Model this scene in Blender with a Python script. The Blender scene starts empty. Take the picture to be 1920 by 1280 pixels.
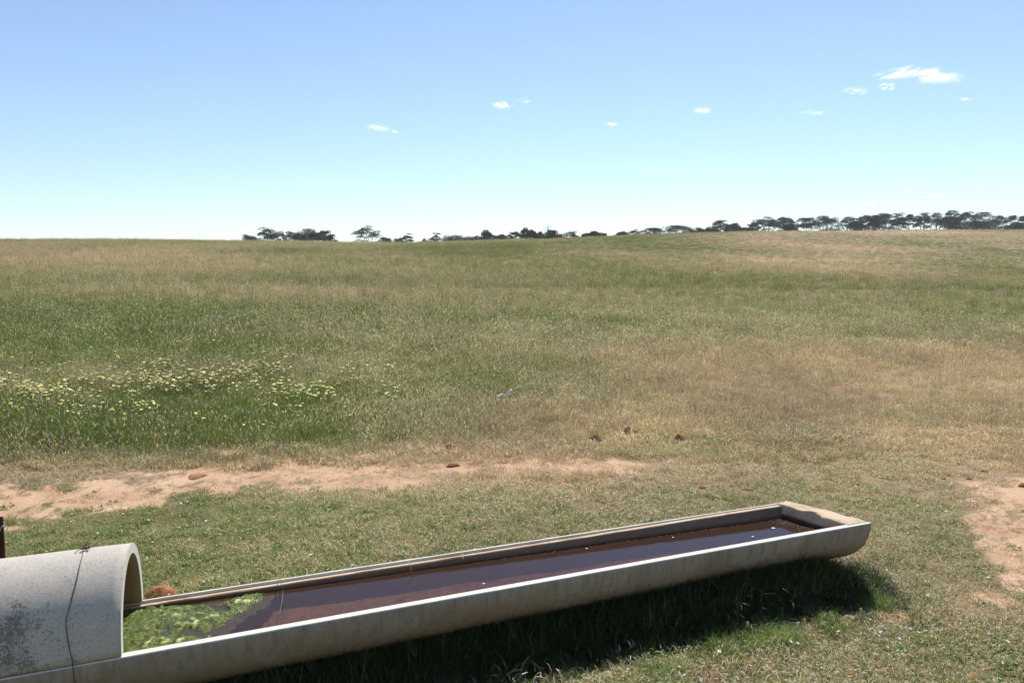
import bpy, bmesh, math, random
import numpy as np
from mathutils import Vector, Matrix, Euler

# ------------------------------------------------------------------ camera, light, exposure
sc = bpy.context.scene
FOC, PITCH, H = 1450.0, 0.0875, 1.735          # focal length in photo pixels (1920 wide), downward pitch, eye height
cam_d = bpy.data.cameras.new("camera")
cam = bpy.data.objects.new("camera", cam_d)
sc.collection.objects.link(cam)
cam_d.sensor_width = 36.0
cam_d.lens = 36.0 * FOC / 1920.0
cam_d.clip_start, cam_d.clip_end = 0.05, 20000
cam.location = (0, 0, H)
cam.rotation_euler = (math.radians(90) - PITCH, 0, 0)
sc.camera = cam

SUN_EL, SUN_AZ = 53.0, 15.0                     # azimuth clockwise from +Y
sun_d = bpy.data.lights.new("sun", "SUN")
sun_d.energy = 5.0
sun_d.angle = math.radians(0.5)
sun_d.color = (1.0, 0.955, 0.88)
sun = bpy.data.objects.new("sun", sun_d)
sc.collection.objects.link(sun)
sun.rotation_euler = (math.radians(90 - SUN_EL), 0, math.radians(180 - SUN_AZ))

world = bpy.data.worlds.new("World")
sc.world = world
world.use_nodes = True
wn, wl = world.node_tree.nodes, world.node_tree.links
bg = wn["Background"]
sky = wn.new("ShaderNodeTexSky")
sky.sky_type = 'NISHITA'
sky.sun_disc = False
sky.sun_elevation = math.radians(SUN_EL)
sky.sun_rotation = math.radians(SUN_AZ)
sky.altitude = 100
sky.air_density = 1.0
sky.dust_density = 0.15
sky.ozone_density = 3.0
tint = wn.new("ShaderNodeMix"); tint.data_type = 'RGBA'; tint.blend_type = 'MULTIPLY'; tint.inputs[0].default_value = 1
tint.inputs[7].default_value = (1.01, 1.0, .99, 1)
wl.new(sky.outputs[0], tint.inputs[6]); wl.new(tint.outputs[2], bg.inputs[0])
bg.inputs[1].default_value = 0.114
sc.view_settings.view_transform = 'Standard'
sc.view_settings.look = 'None'
sc.view_settings.exposure = 0.36
sc.view_settings.gamma = 1.0
sc.view_settings.use_curve_mapping = False
sc.cycles.max_bounces = 6
sc.cycles.transparent_max_bounces = 12

rng = np.random.default_rng(7)
random.seed(7)

# ------------------------------------------------------------------ helpers
def tag(o, label=None, cat=None, group=None, kind=None):
    if label: o["label"] = label
    if cat: o["category"] = cat
    if group: o["group"] = group
    if kind: o["kind"] = kind
    return o

def link(o, parent=None):
    sc.collection.objects.link(o)
    if parent: o.parent = parent
    return o

def empty(name, loc, label=None, cat=None, group=None):
    o = bpy.data.objects.new(name, None)
    o.empty_display_size = 0.1
    o.location = loc
    link(o)
    return tag(o, label, cat, group)

def mesh_from(name, V, F, mat, smooth=True, attrs=None):
    me = bpy.data.meshes.new(name)
    me.from_pydata([tuple(map(float, v)) for v in V], [], [tuple(map(int, f)) for f in F])
    if attrs:
        for k, a in attrs.items():
            at_ = me.attributes.new(k, 'FLOAT', 'POINT')
            at_.data.foreach_set('value', np.asarray(a, dtype=np.float32))
    if mat: me.materials.append(mat)
    if smooth:
        me.polygons.foreach_set('use_smooth', [True] * len(me.polygons))
    me.update()
    return me

def obj(name, V, F, mat, parent=None, origin=(0, 0, 0), smooth=True, attrs=None):
    """verts are in world space; origin becomes the object's location (or the parent's, for parts)"""
    V = np.asarray(V, float)
    off = np.asarray(parent.location if parent else origin, float)
    me = mesh_from(name, V - off, F, mat, smooth, attrs)
    o = bpy.data.objects.new(name, me)
    if not parent: o.location = tuple(off)
    return link(o, parent)

def sm(a, b, x):
    t = np.clip((np.asarray(x, float) - a) / (b - a), 0, 1)
    return t * t * (3 - 2 * t)

_tab = np.random.default_rng(11).random((256, 256))
def vnoise(x, y):
    x = np.asarray(x, float); y = np.asarray(y, float)
    xi = np.floor(x).astype(int); yi = np.floor(y).astype(int)
    fx = x - xi; fy = y - yi
    fx = fx * fx * (3 - 2 * fx); fy = fy * fy * (3 - 2 * fy)
    g = lambda a, b: _tab[a & 255, b & 255]
    return (g(xi, yi) * (1 - fx) + g(xi + 1, yi) * fx) * (1 - fy) + (g(xi, yi + 1) * (1 - fx) + g(xi + 1, yi + 1) * fx) * fy

def fbm(x, y, o=4):
    s = 0; a = .5; n = 0
    for i in range(o):
        s = s + a * vnoise(x * 2 ** i + 17.3 * i, y * 2 ** i + 5.1 * i); n += a; a *= .5
    return s / n

CP, SP = math.cos(PITCH), math.sin(PITCH)
def ray(px, py):
    u = -(np.asarray(py, float) - 640) / FOC
    return (np.asarray(px, float) - 960) / FOC, CP + u * SP, -SP + u * CP
def slope(px, py):
    dx, dy, dz = ray(px, py); return dx / dy, dz / dy
def pix(x, y, z):
    zz = z - H; d = y * CP - zz * SP; u = y * SP + zz * CP
    d = np.maximum(d, .05)
    return 960 + x / d * FOC, 640 - u / d * FOC
def at_z(px, py, z):
    dx, dy, dz = ray(px, py); t = (z - H) / dz
    return np.array([dx * t, dy * t, z])

# ------------------------------------------------------------------ terrain: flat yard rising to a long low crest
_cx = np.array([-500, 0, 230, 460, 760, 900, 1050, 1150, 1300, 1400, 1600, 1750, 1920, 2400])
_cy = np.array([452, 452.5, 452, 455, 458, 454, 448, 443, 437, 434, 433.5, 431, 430.5, 430])
_u, _t = slope(_cx, _cy)
_yc = np.interp(_cx, [0, 500, 1000, 1400, 1920], [150, 160, 200, 260, 290])
_zc = []
_s = np.linspace(.3, 1, 200); _g = 3 * _s ** 2 - 2 * _s ** 3
for t_, yc_ in zip(_t, _yc):
    lo, hi = 0, 60
    for _ in range(40):
        m = (lo + hi) / 2
        if ((m * _g - H) / (yc_ * _s)).max() > t_: hi = m
        else: lo = m
    _zc.append(m)
_zc = np.array(_zc)
def terrain(x, y):
    x = np.asarray(x, float); y = np.asarray(y, float)
    u = np.clip(x / np.maximum(y, 4), -1.2, 1.2)
    yc = np.interp(u, _u, _yc); zc = np.interp(u, _u, _zc)
    s = np.maximum(y, 0) / yc
    g = np.where(s < 1, 3 * s ** 2 - 2 * s ** 3, 1)
    back = np.interp(u, [-.5, 0, .25, .6], [.55, .5, .1, .05])
    g = g - back * sm(1.0, 2.2, s)
    z = zc * g
    r = np.hypot(x, y)
    z = z + (fbm(x * .9, y * .9, 3) - .5) * .05 * sm(1.5, 5, r) * np.where(r < 40, 1, 0.0)
    z = z + (fbm(x * 3.1 + 40, y * 3.1, 3) - .5) * .022 * np.where(r < 40, 1, 0.0)
    tt = ((x - TA[0]) * TD[0] + (y - TA[1]) * TD[1]); vv = -(x - TA[0]) * TD[1] + (y - TA[1]) * TD[0]
    # bank of earth added under the trough to block the backlit gap
    z = z + (.085 + .018 * np.clip(tt, -1, 4)) * np.exp(-((vv - .26) / .15) ** 4) * (1 - sm(3.2, 3.6, tt))
    return z
TA, TD = (-1.42, 2.72), (.940, .341)

_T = np.geomspace(1, 600, 1400)
def at(px, py):
    """point where the line of sight through a photo pixel meets the ground"""
    dx, dy, dz = ray(px, py)
    d_ = H + dz * _T - terrain(dx * _T, dy * _T)
    k = int(np.argmax(d_ <= 0)) or len(_T) - 1
    f = d_[k - 1] / (d_[k - 1] - d_[k]) if d_[k] < 0 else 1
    h_ = _T[k - 1] + (_T[k] - _T[k - 1]) * f
    return np.array([dx * h_, dy * h_, float(terrain(dx * h_, dy * h_))])

# layout of the pasture: how dry, how tall, where bare earth shows
_GX = np.array([0, 320, 640, 960, 1280, 1600, 1920])
_GY = np.array([440, 480, 520, 550, 590, 640, 690, 740, 790, 830, 880, 950, 1050, 1200])
_DRY = np.array([
 [.40, .42, .36, .38, .50, .74, .85],
 [.48, .54, .40, .36, .42, .52, .60],
 [.34, .44, .30, .28, .32, .46, .50],
 [.40, .60, .58, .46, .42, .40, .42],
 [.20, .24, .28, .36, .38, .34, .32],
 [.10, .14, .26, .48, .62, .68, .62],
 [.28, .30, .30, .52, .82, .92, .88],
 [.26, .28, .28, .52, .84, .92, .86],
 [.14, .16, .40, .84, .86, .84, .74],
 [.12, .18, .42, .56, .66, .74, .72],
 [.70, .75, .78, .70, .66, .68, .76],
 [.30, .22, .22, .28, .40, .50, .66],
 [.18, .18, .20, .24, .32, .48, .58],
 [.24, .24, .24, .2, .26, .34, .44]])
_HGT = np.array([   # nominal height of the grass in metres
 [.40, .40, .38, .34, .28, .22, .20],
 [.40, .40, .38, .34, .28, .22, .22],
 [.40, .40, .38, .34, .30, .26, .26],
 [.36, .36, .36, .34, .30, .26, .26],
 [.34, .34, .34, .32, .28, .26, .26],
 [.32, .30, .30, .26, .24, .24, .24],
 [.16, .14, .15, .18, .14, .12, .13],
 [.13, .13, .16, .18, .12, .10, .11],
 [.21, .22, .20, .16, .13, .12, .12],
 [.26, .20, .13, .10, .09, .08, .08],
 [.05, .05, .05, .05, .055, .055, .05],
 [.045, .05, .05, .05, .05, .05, .045],
 [.05, .05, .05, .05, .05, .045, .045],
 [.06, .06, .06, .07, .06, .05, .05]])
def grid(tab, X, Y):
    X = np.clip(X, _GX[0], _GX[-1]); Y = np.clip(Y, _GY[0], _GY[-1])
    i = np.clip(np.searchsorted(_GX, X) - 1, 0, len(_GX) - 2); j = np.clip(np.searchsorted(_GY, Y) - 1, 0, len(_GY) - 2)
    fx = (X - _GX[i]) / (_GX[i + 1] - _GX[i]); fy = (Y - _GY[j]) / (_GY[j + 1] - _GY[j])
    return (tab[j, i] * (1 - fx) + tab[j, i + 1] * fx) * (1 - fy) + (tab[j + 1, i] * (1 - fx) + tab[j + 1, i + 1] * fx) * fy

# bare earth: (x, y, half-width, half-height, strength) lobes as seen on the ground
_LOBES = [(30, 950, 190, 46, 1.3), (170, 930, 190, 38, 1.25), (370, 905, 180, 32, 1.2), (560, 893, 160, 32, 1.15), (710, 888, 140, 32, 1.1),
          (905, 877, 140, 30, 1.1), (1060, 886, 130, 32, 1.1), (1200, 880, 120, 9, .45), (640, 848, 180, 12, .7), (450, 862, 180, 14, .8), (1040, 853, 170, 8, .42),
          (1900, 912, 150, 34, 1.3), (1905, 985, 100, 60, 1.35), (1925, 1070, 75, 60, 1.2), (1850, 1135, 110, 50, .75), (1700, 1170, 70, 26, .7), (1560, 915, 130, 14, .35),
          (1690, 1165, 60, 20, .5), (1740, 800, 160, 5, .4), (1550, 850, 180, 5, .45), (1480, 1210, 60, 22, .35), (1600, 780, 120, 5, .35)]
def dirt(x, y, X, Y):
    # the outline wanders with the ground, in metres
    wx = (fbm(x * .8 + 9, y * .8, 4) - .5); wy = (fbm(x * .8, y * .8 + 31, 4) - .5)
    m = np.zeros_like(X)
    for cx, cy, rx, ry, st in _LOBES:
        d = ((X + wx * 190 - cx) / rx) ** 2 + ((Y + wy * 62 - cy) / ry) ** 2
        m = np.maximum(m, st * np.exp(-d * 1.1))
    m = m * (1 + (fbm(x * 4, y * 5, 3) - .5) * 1.9 + (fbm(x * 17, y * 13 + 5, 3) - .5) * 1.5)
    return sm(.30, .92, m)

def layout(x, y, z=None):
    if z is None: z = terrain(x, y)
    X, Y = pix(x, y, z)
    d = np.hypot(x, y)
    k = 1 / np.maximum(d, 3)
    n1 = fbm(x * 2.2 * k * 3 + 3, y * .9 * k * 3, 4) - .5
    n2 = fbm(x * .33 + 50, y * .33, 4) - .5
    n3 = fbm(x * .045 + 12, y * .028 + 7, 4) - .5
    n4 = fbm(x * 1.7, y * 1.7 + 70, 4) - .5
    far = sm(12, 50, d)
    w = n2 * 1.0 * (1 - .85 * far) + n3 * 2.2 * far + n4 * .55 * (1 - far)
    dry = grid(_DRY, X + n2 * 160 * (1 - far) + n3 * 200 * far, Y + n1 * 20) + w * .62
    hgt = grid(_HGT, X + n2 * 120 * (1 - far), Y + n2 * 22 * (1 - far)) * (1 + (n4 * .5 + n2 * .5) * (1 - .6 * far))
    bri = 1 + (fbm(x * .7 + 5, y * .5 + 90, 4) - .5) * .5 * (1 - far) + (fbm(x * .03 + 5, y * .05 + 90, 3) - .5) * .35 * far
    dt = dirt(x, y, X, Y) * np.where(y > 0, 1, 0)
    return np.clip(dry, .17, 1), np.maximum(hgt, .02), bri, dt, X, Y

# ------------------------------------------------------------------ material helpers
class NT:
    def __init__(self, name):
        self.m = bpy.data.materials.new(name); self.m.use_nodes = True
        self.n = self.m.node_tree.nodes; self.l = self.m.node_tree.links
        self.n.clear()
        self.out = self.n.new("ShaderNodeOutputMaterial")
    def new(self, t, **kw):
        nd = self.n.new(t)
        for k, v in kw.items(): setattr(nd, k, v)
        return nd
    def set(self, sock, v):
        if hasattr(v, 'links') or isinstance(v, bpy.types.NodeSocket): self.l.new(v, sock)
        else: sock.default_value = v
    def noise(self, vec, scale, detail=4, rough=.55, dist=0):
        nd = self.new("ShaderNodeTexNoise"); nd.inputs['Scale'].default_value = scale
        nd.inputs['Detail'].default_value = detail; nd.inputs['Roughness'].default_value = rough
        nd.inputs['Distortion'].default_value = dist
        if vec is not None: self.l.new(vec, nd.inputs['Vector'])
        return nd.outputs[0]
    def ramp(self, fac, stops):
        nd = self.new("ShaderNodeValToRGB"); self.l.new(fac, nd.inputs[0])
        cr = nd.color_ramp
        while len(cr.elements) < len(stops): cr.elements.new(.5)
        for e, (p, c) in zip(cr.elements, stops):
            e.position = p; e.color = (c, c, c, 1) if isinstance(c, (int, float)) else (*c, 1)
        return nd.outputs[0]
    def mix(self, fac, a, b, mode='MIX'):
        nd = self.new("ShaderNodeMix", data_type='RGBA', blend_type=mode)
        self.set(nd.inputs[0], fac)
        for s, v in ((nd.inputs[6], a), (nd.inputs[7], b)):
            if isinstance(v, tuple): s.default_value = (*v, 1)
            elif isinstance(v, (int, float)): s.default_value = (v, v, v, 1)
            else: self.l.new(v, s)
        return nd.outputs[2]
    def math(self, op, a, b=0.0, c=0.0):
        nd = self.new("ShaderNodeMath", operation=op)
        for s, v in zip(nd.inputs, (a, b, c)): self.set(s, v)
        return nd.outputs[0]
    def attr(self, name, kind='GEOMETRY'):
        nd = self.new("ShaderNodeAttribute", attribute_type=kind, attribute_name=name)
        return nd.outputs['Fac']
    def coord(self, which='Object'):
        return self.new("ShaderNodeTexCoord").outputs[which]
    def mapping(self, vec, scale):
        nd = self.new("ShaderNodeMapping"); self.l.new(vec, nd.inputs[0]); nd.inputs['Scale'].default_value = scale
        return nd.outputs[0]
    def bump(self, h, strength=.4, dist=.01):
        nd = self.new("ShaderNodeBump"); nd.inputs['Strength'].default_value = strength
        nd.inputs['Distance'].default_value = dist; self.l.new(h, nd.inputs['Height'])
        return nd.outputs[0]
    def bsdf(self, col, rough=.8, normal=None, spec=.3, **kw):
        b = self.new("ShaderNodeBsdfPrincipled")
        if isinstance(col, tuple): b.inputs['Base Color'].default_value = (*col, 1)
        else: self.l.new(col, b.inputs['Base Color'])
        self.set(b.inputs['Roughness'], rough)
        b.inputs['Specular IOR Level'].default_value = spec
        if normal: self.l.new(normal, b.inputs['Normal'])
        for k, v in kw.items(): self.set(b.inputs[k], v)
        return b.outputs[0]
    def done(self, sh):
        self.l.new(sh, self.out.inputs[0]); return self.m

def plain(name, col, rough=.8, var=.25, scale=30, bump=0.0):
    t = NT(name); c = t.coord()
    n = t.noise(c, scale)
    k = t.math('MULTIPLY_ADD', n, var * 2, 1 - var)
    cc = t.mix(1.0, col, k, 'MULTIPLY')
    nb = t.bump(t.noise(c, scale * 2.5), bump, .004) if bump else None
    return t.done(t.bsdf(cc, rough, nb))

# colours of grass (albedo)
GREEN, GREEN2, STRAW, BROWN = (.225, .285, .055), (.085, .125, .028), (.64, .56, .42), (.42, .245, .155)

def grass_material(name, green=GREEN, green2=GREEN2, straw=STRAW, brown=BROWN, trans=.42, stuff=True):
    t = NT(name)
    rnd = t.attr("rnd"); rnd2 = t.attr("rnd2")
    dry = t.attr("dry", 'INSTANCER'); bri = t.attr("bri", 'INSTANCER')
    # each blade is green or dead; the patch decides how many
    dead = t.math('GREATER_THAN', t.math('MULTIPLY_ADD', dry, 1.15, -.08), rnd)
    g = t.mix(rnd2, green2, green)
    g = t.mix(t.math('MULTIPLY', dry, .55), g, (.20, .19, .085))
    s = t.mix(t.math('GREATER_THAN', rnd2, .55), brown, straw)
    c = t.mix(dead, g, s)
    c = t.mix(1.0, c, bri, 'MULTIPLY')
    d = t.new("ShaderNodeBsdfDiffuse"); t.l.new(c, d.inputs[0])
    tr = t.new("ShaderNodeBsdfTranslucent")
    t.l.new(t.mix(1.0, c, (1.05, 1.1, .78), 'MULTIPLY'), tr.inputs[0])
    gl = t.new("ShaderNodeBsdfGlossy"); gl.inputs['Roughness'].default_value = .45
    gl.inputs[0].default_value = (.8, .8, .8, 1)
    m1 = t.new("ShaderNodeMixShader"); m1.inputs[0].default_value = trans
    t.l.new(d.outputs[0], m1.inputs[1]); t.l.new(tr.outputs[0], m1.inputs[2])
    m2 = t.new("ShaderNodeMixShader"); m2.inputs[0].default_value = .045
    t.l.new(m1.outputs[0], m2.inputs[1]); t.l.new(gl.outputs[0], m2.inputs[2])
    return t.done(m2.outputs[0])
M_GRASS = grass_material("grass_blades")

# soil and the thatch between the grasses
t = NT("pasture_ground"); c = t.coord()
dryA, briA, dirtA = t.attr("dry"), t.attr("bri"), t.attr("dirt")
soil = t.ramp(t.noise(c, 2.3, 6, .6), [(.3, (.44, .245, .135)), (.52, (.58, .365, .21)), (.72, (.65, .46, .30))])
soil = t.mix(t.ramp(t.noise(c, 55, 4, .7), [(.42, 0.0), (.6, 1.0)]), soil, t.mix(.55, soil, (.30, .17, .10)))
litter = t.ramp(t.noise(t.mapping(c, (1, 1.6, 1)), 90, 3, .8), [(.50, 0.0), (.58, 1.0)])
soil = t.mix(t.math('MULTIPLY', litter, .7), soil, (.33, .28, .24))
gg = t.mix(t.noise(c, 14, 4, .7), (.085, .080, .032), (.19, .175, .07))
dd = t.mix(t.noise(c, 22, 4, .7), (.25, .155, .105), (.46, .33, .225))
cov = t.mix(dryA, gg, dd)
cov = t.mix(1.0, cov, briA, 'MULTIPLY')
dk = t.math('MULTIPLY_ADD', t.math('SUBTRACT', t.noise(c, 19, 5, .7), .5), 1.5, dirtA)
dk = t.math('MULTIPLY_ADD', t.math('SUBTRACT', t.noise(c, 75, 3, .7), .5), .9, dk)
mcol = t.mix(t.ramp(dk, [(.32, 0.0), (.78, 1.0)]), cov, soil)
nb = t.bump(t.noise(c, 40, 6, .7), .5, .02)
M_GROUND = t.done(t.bsdf(mcol, .95, nb, .1))

# ------------------------------------------------------------------ ground sheet
def axis(segments):
    a = []
    for lo, hi, st in segments: a += list(np.arange(lo, hi, st))
    return a
ys = axis([(-60, -4, 6), (-4, 1.5, .5), (1.5, 9, .055), (9, 16, .11), (16, 40, .35), (40, 120, 1.5), (120, 420, 5), (420, 1500, 60), (1500, 6001, 450)])
nx = 330
us = np.linspace(-1, 1, nx)
V, F = [], []
YY, UU = np.meshgrid(ys, us, indexing='ij')
halfw = np.maximum(np.abs(YY), 3) * .8 + 1.5
# inside the view the grid is fine, the outer tenth of it on each side reaches far out
inner = np.abs(UU) <= .94
XX = np.where(inner, UU / .94 * halfw, np.sign(UU) * (halfw + (np.abs(UU) - .94) / .06 * 2500))
ZZ = terrain(XX, YY)
dry_, h_, bri_, dt_, _, _ = layout(XX.ravel(), YY.ravel(), ZZ.ravel())
V = np.stack([XX.ravel(), YY.ravel(), ZZ.ravel()], 1)
ny = len(ys)
I = np.arange(ny * nx).reshape(ny, nx)
F = np.stack([I[:-1, :-1].ravel(), I[:-1, 1:].ravel(), I[1:, 1:].ravel(), I[1:, :-1].ravel()], 1)
ground = obj("ground", V, F, M_GROUND, attrs={"dry": dry_, "bri": bri_, "dirt": dt_})
tag(ground, "reddish earth of a pasture rising to a low crest", kind="structure")

# ------------------------------------------------------------------ trough geometry frame
RIM = .338
A0 = at_z(228, 1232, RIM); A1 = at_z(1634, 980, RIM + .045)
B0 = at_z(269, 1123.5, RIM); B1 = at_z(1478, 939.5, RIM + .045)
LEN = float(np.linalg.norm(A1 - A0))
WATER_Z = RIM - .026
def fr(t): return A0 + (A1 - A0) * t
def bk(t): return B0 + (B1 - B0) * t
def sec(t, a, z):
    """t along, a across in 0..1 from the front rim to the back rim, z relative to the rim"""
    p = fr(t) * (1 - a) + bk(t) * a
    return p + np.array([0, 0, z])
def wid(t): return float(np.linalg.norm((bk(t) - fr(t))[:2]))
TH = .043
TLEFT = -.62

# ------------------------------------------------------------------ grass tufts and their scatter
tufts = bpy.data.collections.new("tuft_shapes")
near_t, mid_t, tall_t, far_t, lush_t, weed_t = [], [], [], [], [], []
_names = []
def tuft(kind, n, rad, h0, h1, w, curl, seg, lean=.35, heads=0, wind=0):
    V, F, R1, R2 = [], [], [], []
    for i in range(n):
        a = rng.uniform(0, 2 * math.pi); r = rad * math.sqrt(rng.random())
        bx, by = r * math.cos(a), r * math.sin(a)
        h = rng.uniform(h0, h1) * (1 - .3 * (r / rad) ** 2); d = rng.uniform(0, 2 * math.pi)
        dx, dy = math.cos(d), math.sin(d)
        ln = abs(rng.normal(0, lean)); cu = rng.uniform(.2, 1) * curl
        ww = w * rng.uniform(.6, 1.3); fx, fy = -dy, dx
        tw = rng.uniform(-.8, .8); fx, fy = fx * math.cos(tw) - fy * math.sin(tw), fx * math.sin(tw) + fy * math.cos(tw)
        r1, r2 = rng.random(), rng.random()
        b = len(V); px, py, pz = bx, by, -.01; ang = ln
        for s in range(seg + 1):
            k = s / seg; half = ww * (1 - k ** 1.5) * .5 if s < seg else 0
            if s == seg: V.append((px, py, pz)); R1.append(r1); R2.append(r2)
            else:
                V += [(px - fx * half, py - fy * half, pz), (px + fx * half, py + fy * half, pz)]; R1 += [r1] * 2; R2 += [r2] * 2
            st = h / seg
            px += dx * math.sin(ang) * st + wind * st * k; py += dy * math.sin(ang) * st; pz += math.cos(ang) * st
            ang = min(ang + cu / seg * 1.6, 2.3)
        for s in range(seg - 1):
            F.append((b + 2 * s, b + 2 * s + 1, b + 2 * s + 3, b + 2 * s + 2))
        F.append((b + 2 * seg - 2, b + 2 * seg - 1, b + 2 * seg))
        if rng.random() < heads:
            q = np.array(V[-1]); L = rng.uniform(.035, .06); e = .0035 + w * .5
            b = len(V); ax = np.array([dx * .5 + .2, dy * .5, .8]); ax /= np.linalg.norm(ax)
            V += [tuple(q), tuple(q + ax * L * .4 + np.array([fx, fy, 0]) * e), tuple(q + ax * L * .4 - np.array([fx, fy, 0]) * e), tuple(q + ax * L),
                  tuple(q + ax * L * .4 + np.array([dx, dy, 0]) * e), tuple(q + ax * L * .4 - np.array([dx, dy, 0]) * e)]
            F += [(b, b + 1, b + 3, b + 2), (b, b + 4, b + 3, b + 5)]
            R1 += [r1 * .35] * 6; R2 += [.8] * 6
    nm = "tuft_%03d" % len(_names); _names.append(nm)
    me = mesh_from("grass_tuft", V, F, M_GRASS, False, {"rnd": R1, "rnd2": R2})
    o = bpy.data.objects.new(nm, me); tufts.objects.link(o)
    kind.append(len(_names) - 1)
for _ in range(6): tuft(near_t, 120, .11, .022, .075, .0034, 2.4, 4, .8)
for _ in range(6): tuft(mid_t, 60, .17, .09, .24, .0040, .9, 3, .32, heads=.10, wind=.06)
for _ in range(5): tuft(tall_t, 46, .22, .20, .46, .0050, .6, 3, .22, heads=.35, wind=.10)
for _ in range(5): tuft(far_t, 80, .55, .16, .42, .012, .5, 2, .25, heads=0, wind=.10)
for _ in range(5): tuft(lush_t, 80, .10, .05, .17, .0042, 1.5, 5, .55)
def weed():
    # low rosette of small round leaves
    V, F, R1, R2 = [], [], [], []
    for i in range(34):
        a = rng.uniform(0, 2 * math.pi); r = .075 * math.sqrt(rng.random()); z = rng.uniform(.004, .028)
        q = np.array([r * math.cos(a), r * math.sin(a), z]); s = rng.uniform(.005, .011)
        n = rng.normal(0, .45, 3) + np.array([0, 0, 1]); n /= np.linalg.norm(n)
        e = np.cross(n, [1, .2, 0]); e /= np.linalg.norm(e); f = np.cross(n, e); b = len(V)
        for k in range(6):
            an = k * math.pi / 3; V.append(tuple(q + e * s * math.cos(an) * 1.3 + f * s * math.sin(an)))
        F.append(tuple(range(b, b + 6))); r1, r2 = rng.uniform(.45, 1), rng.random(); R1 += [r1] * 6; R2 += [r2] * 6
    nm = "tuft_%03d" % len(_names); _names.append(nm)
    o = bpy.data.objects.new(nm, mesh_from("weed_rosette", V, F, M_GRASS, False, {"rnd": R1, "rnd2": R2})); tufts.objects.link(o)
    weed_t.append(len(_names) - 1)
stalk_t = []
for _ in range(5): tuft(stalk_t, 7, .28, .30, .62, .0075, .5, 3, .16, heads=.7, wind=.10)
for _ in range(3): weed()
straw_t = []
for _ in range(5): tuft(straw_t, 9, .09, .05, .13, .0026, 2.6, 6, .9)

def scatter(name, P, rotz, tilt, scl, idx, extra, coll, label=None, cat=None, kind="stuff"):
    """one object: a cloud of points, each carrying a tuft of real blades by geometry nodes"""
    me = bpy.data.meshes.new(name); me.vertices.add(len(P))
    me.vertices.foreach_set('co', np.asarray(P, np.float32).ravel())
    rot = np.stack([tilt[:, 0], tilt[:, 1], rotz], 1).astype(np.float32)
    a = me.attributes.new("rot", 'FLOAT_VECTOR', 'POINT'); a.data.foreach_set('vector', rot.ravel())
    a = me.attributes.new("scl", 'FLOAT', 'POINT'); a.data.foreach_set('value', np.asarray(scl, np.float32))
    a = me.attributes.new("idx", 'INT', 'POINT'); a.data.foreach_set('value', np.asarray(idx, np.int32))
    for k, v in extra.items():
        a = me.attributes.new(k, 'FLOAT', 'POINT'); a.data.foreach_set('value', np.asarray(v, np.float32))
    o = bpy.data.objects.new(name, me); link(o)
    g = bpy.data.node_groups.new(name + "_nodes", 'GeometryNodeTree')
    g.interface.new_socket("Geometry", in_out='INPUT', socket_type='NodeSocketGeometry')
    g.interface.new_socket("Geometry", in_out='OUTPUT', socket_type='NodeSocketGeometry')
    N, L = g.nodes, g.links
    gi, go = N.new("NodeGroupInput"), N.new("NodeGroupOutput")
    ip = N.new("GeometryNodeInstanceOnPoints"); ci = N.new("GeometryNodeCollectionInfo")
    ci.inputs['Collection'].default_value = coll; ci.inputs['Separate Children'].default_value = True
    ci.inputs['Reset Children'].default_value = True
    def na(nm, ty):
        nd = N.new("GeometryNodeInputNamedAttribute"); nd.data_type = ty; nd.inputs[0].default_value = nm; return nd.outputs[0]
    e2r = N.new("FunctionNodeEulerToRotation"); L.new(na("rot", 'FLOAT_VECTOR'), e2r.inputs[0])
    L.new(gi.outputs[0], ip.inputs['Points']); L.new(ci.outputs[0], ip.inputs['Instance'])
    ip.inputs['Pick Instance'].default_value = True
    L.new(na("idx", 'INT'), ip.inputs['Instance Index']); L.new(e2r.outputs[0], ip.inputs['Rotation'])
    L.new(na("scl", 'FLOAT'), ip.inputs['Scale']); L.new(ip.outputs[0], go.inputs[0])
    m = o.modifiers.new("scatter", 'NODES'); m.node_group = g
    return tag(o, label, cat, kind=kind)

def wedge(n, d0, d1, p=2.0, margin=.72):
    """random ground points in the field of view between two depths; density falls as depth^-p"""
    u = rng.random(n)
    e = 2 - p
    y = (d0 ** e + u * (d1 ** e - d0 ** e)) ** (1 / e) if abs(e) > 1e-6 else d0 * (d1 / d0) ** u
    x = rng.uniform(-1, 1, n) * (margin * y + .6)
    return x, y

def in_trough(x, y, pad=.02):
    d = (A1 - A0)[:2]; L2 = d @ d
    t = ((x - A0[0]) * d[0] + (y - A0[1]) * d[1]) / L2
    n = np.array([-d[1], d[0]]) / math.sqrt(L2)
    v = (x - A0[0]) * n[0] + (y - A0[1]) * n[1]
    w = float((B0 - A0)[:2] @ n)
    return (t < 1.01) & (v > .07 - pad) & (v < w - .07 + pad), t, v

def emit(sel, x, y, kinds, scl, dry, bri, spread=.15):
    sel = sel.copy()
    for cx, cy, cr in CLEAR: sel &= ~((np.hypot((x - cx), (y - cy + cr * .6)) < cr * 1.2 + .05 * (cy > 5.5)))
    n = sel.sum(); z = terrain(x[sel], y[sel])
    P = np.stack([x[sel], y[sel], z], 1)
    return dict(P=P, rotz=rng.uniform(-math.pi, math.pi, n), tilt=rng.normal(0, spread, (n, 2)), scl=scl[sel],
                idx=rng.choice(kinds, n), dry=dry[sel], bri=bri[sel])
def join(parts):
    return {k: np.concatenate([p[k] for p in parts]) for k in parts[0]}
def build(name, parts, label):
    j = join(parts)
    return scatter(name, j['P'], j['rotz'], j['tilt'], j['scl'], j['idx'], {"dry": j['dry'], "bri": j['bri']}, tufts, label, "grass")

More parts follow.
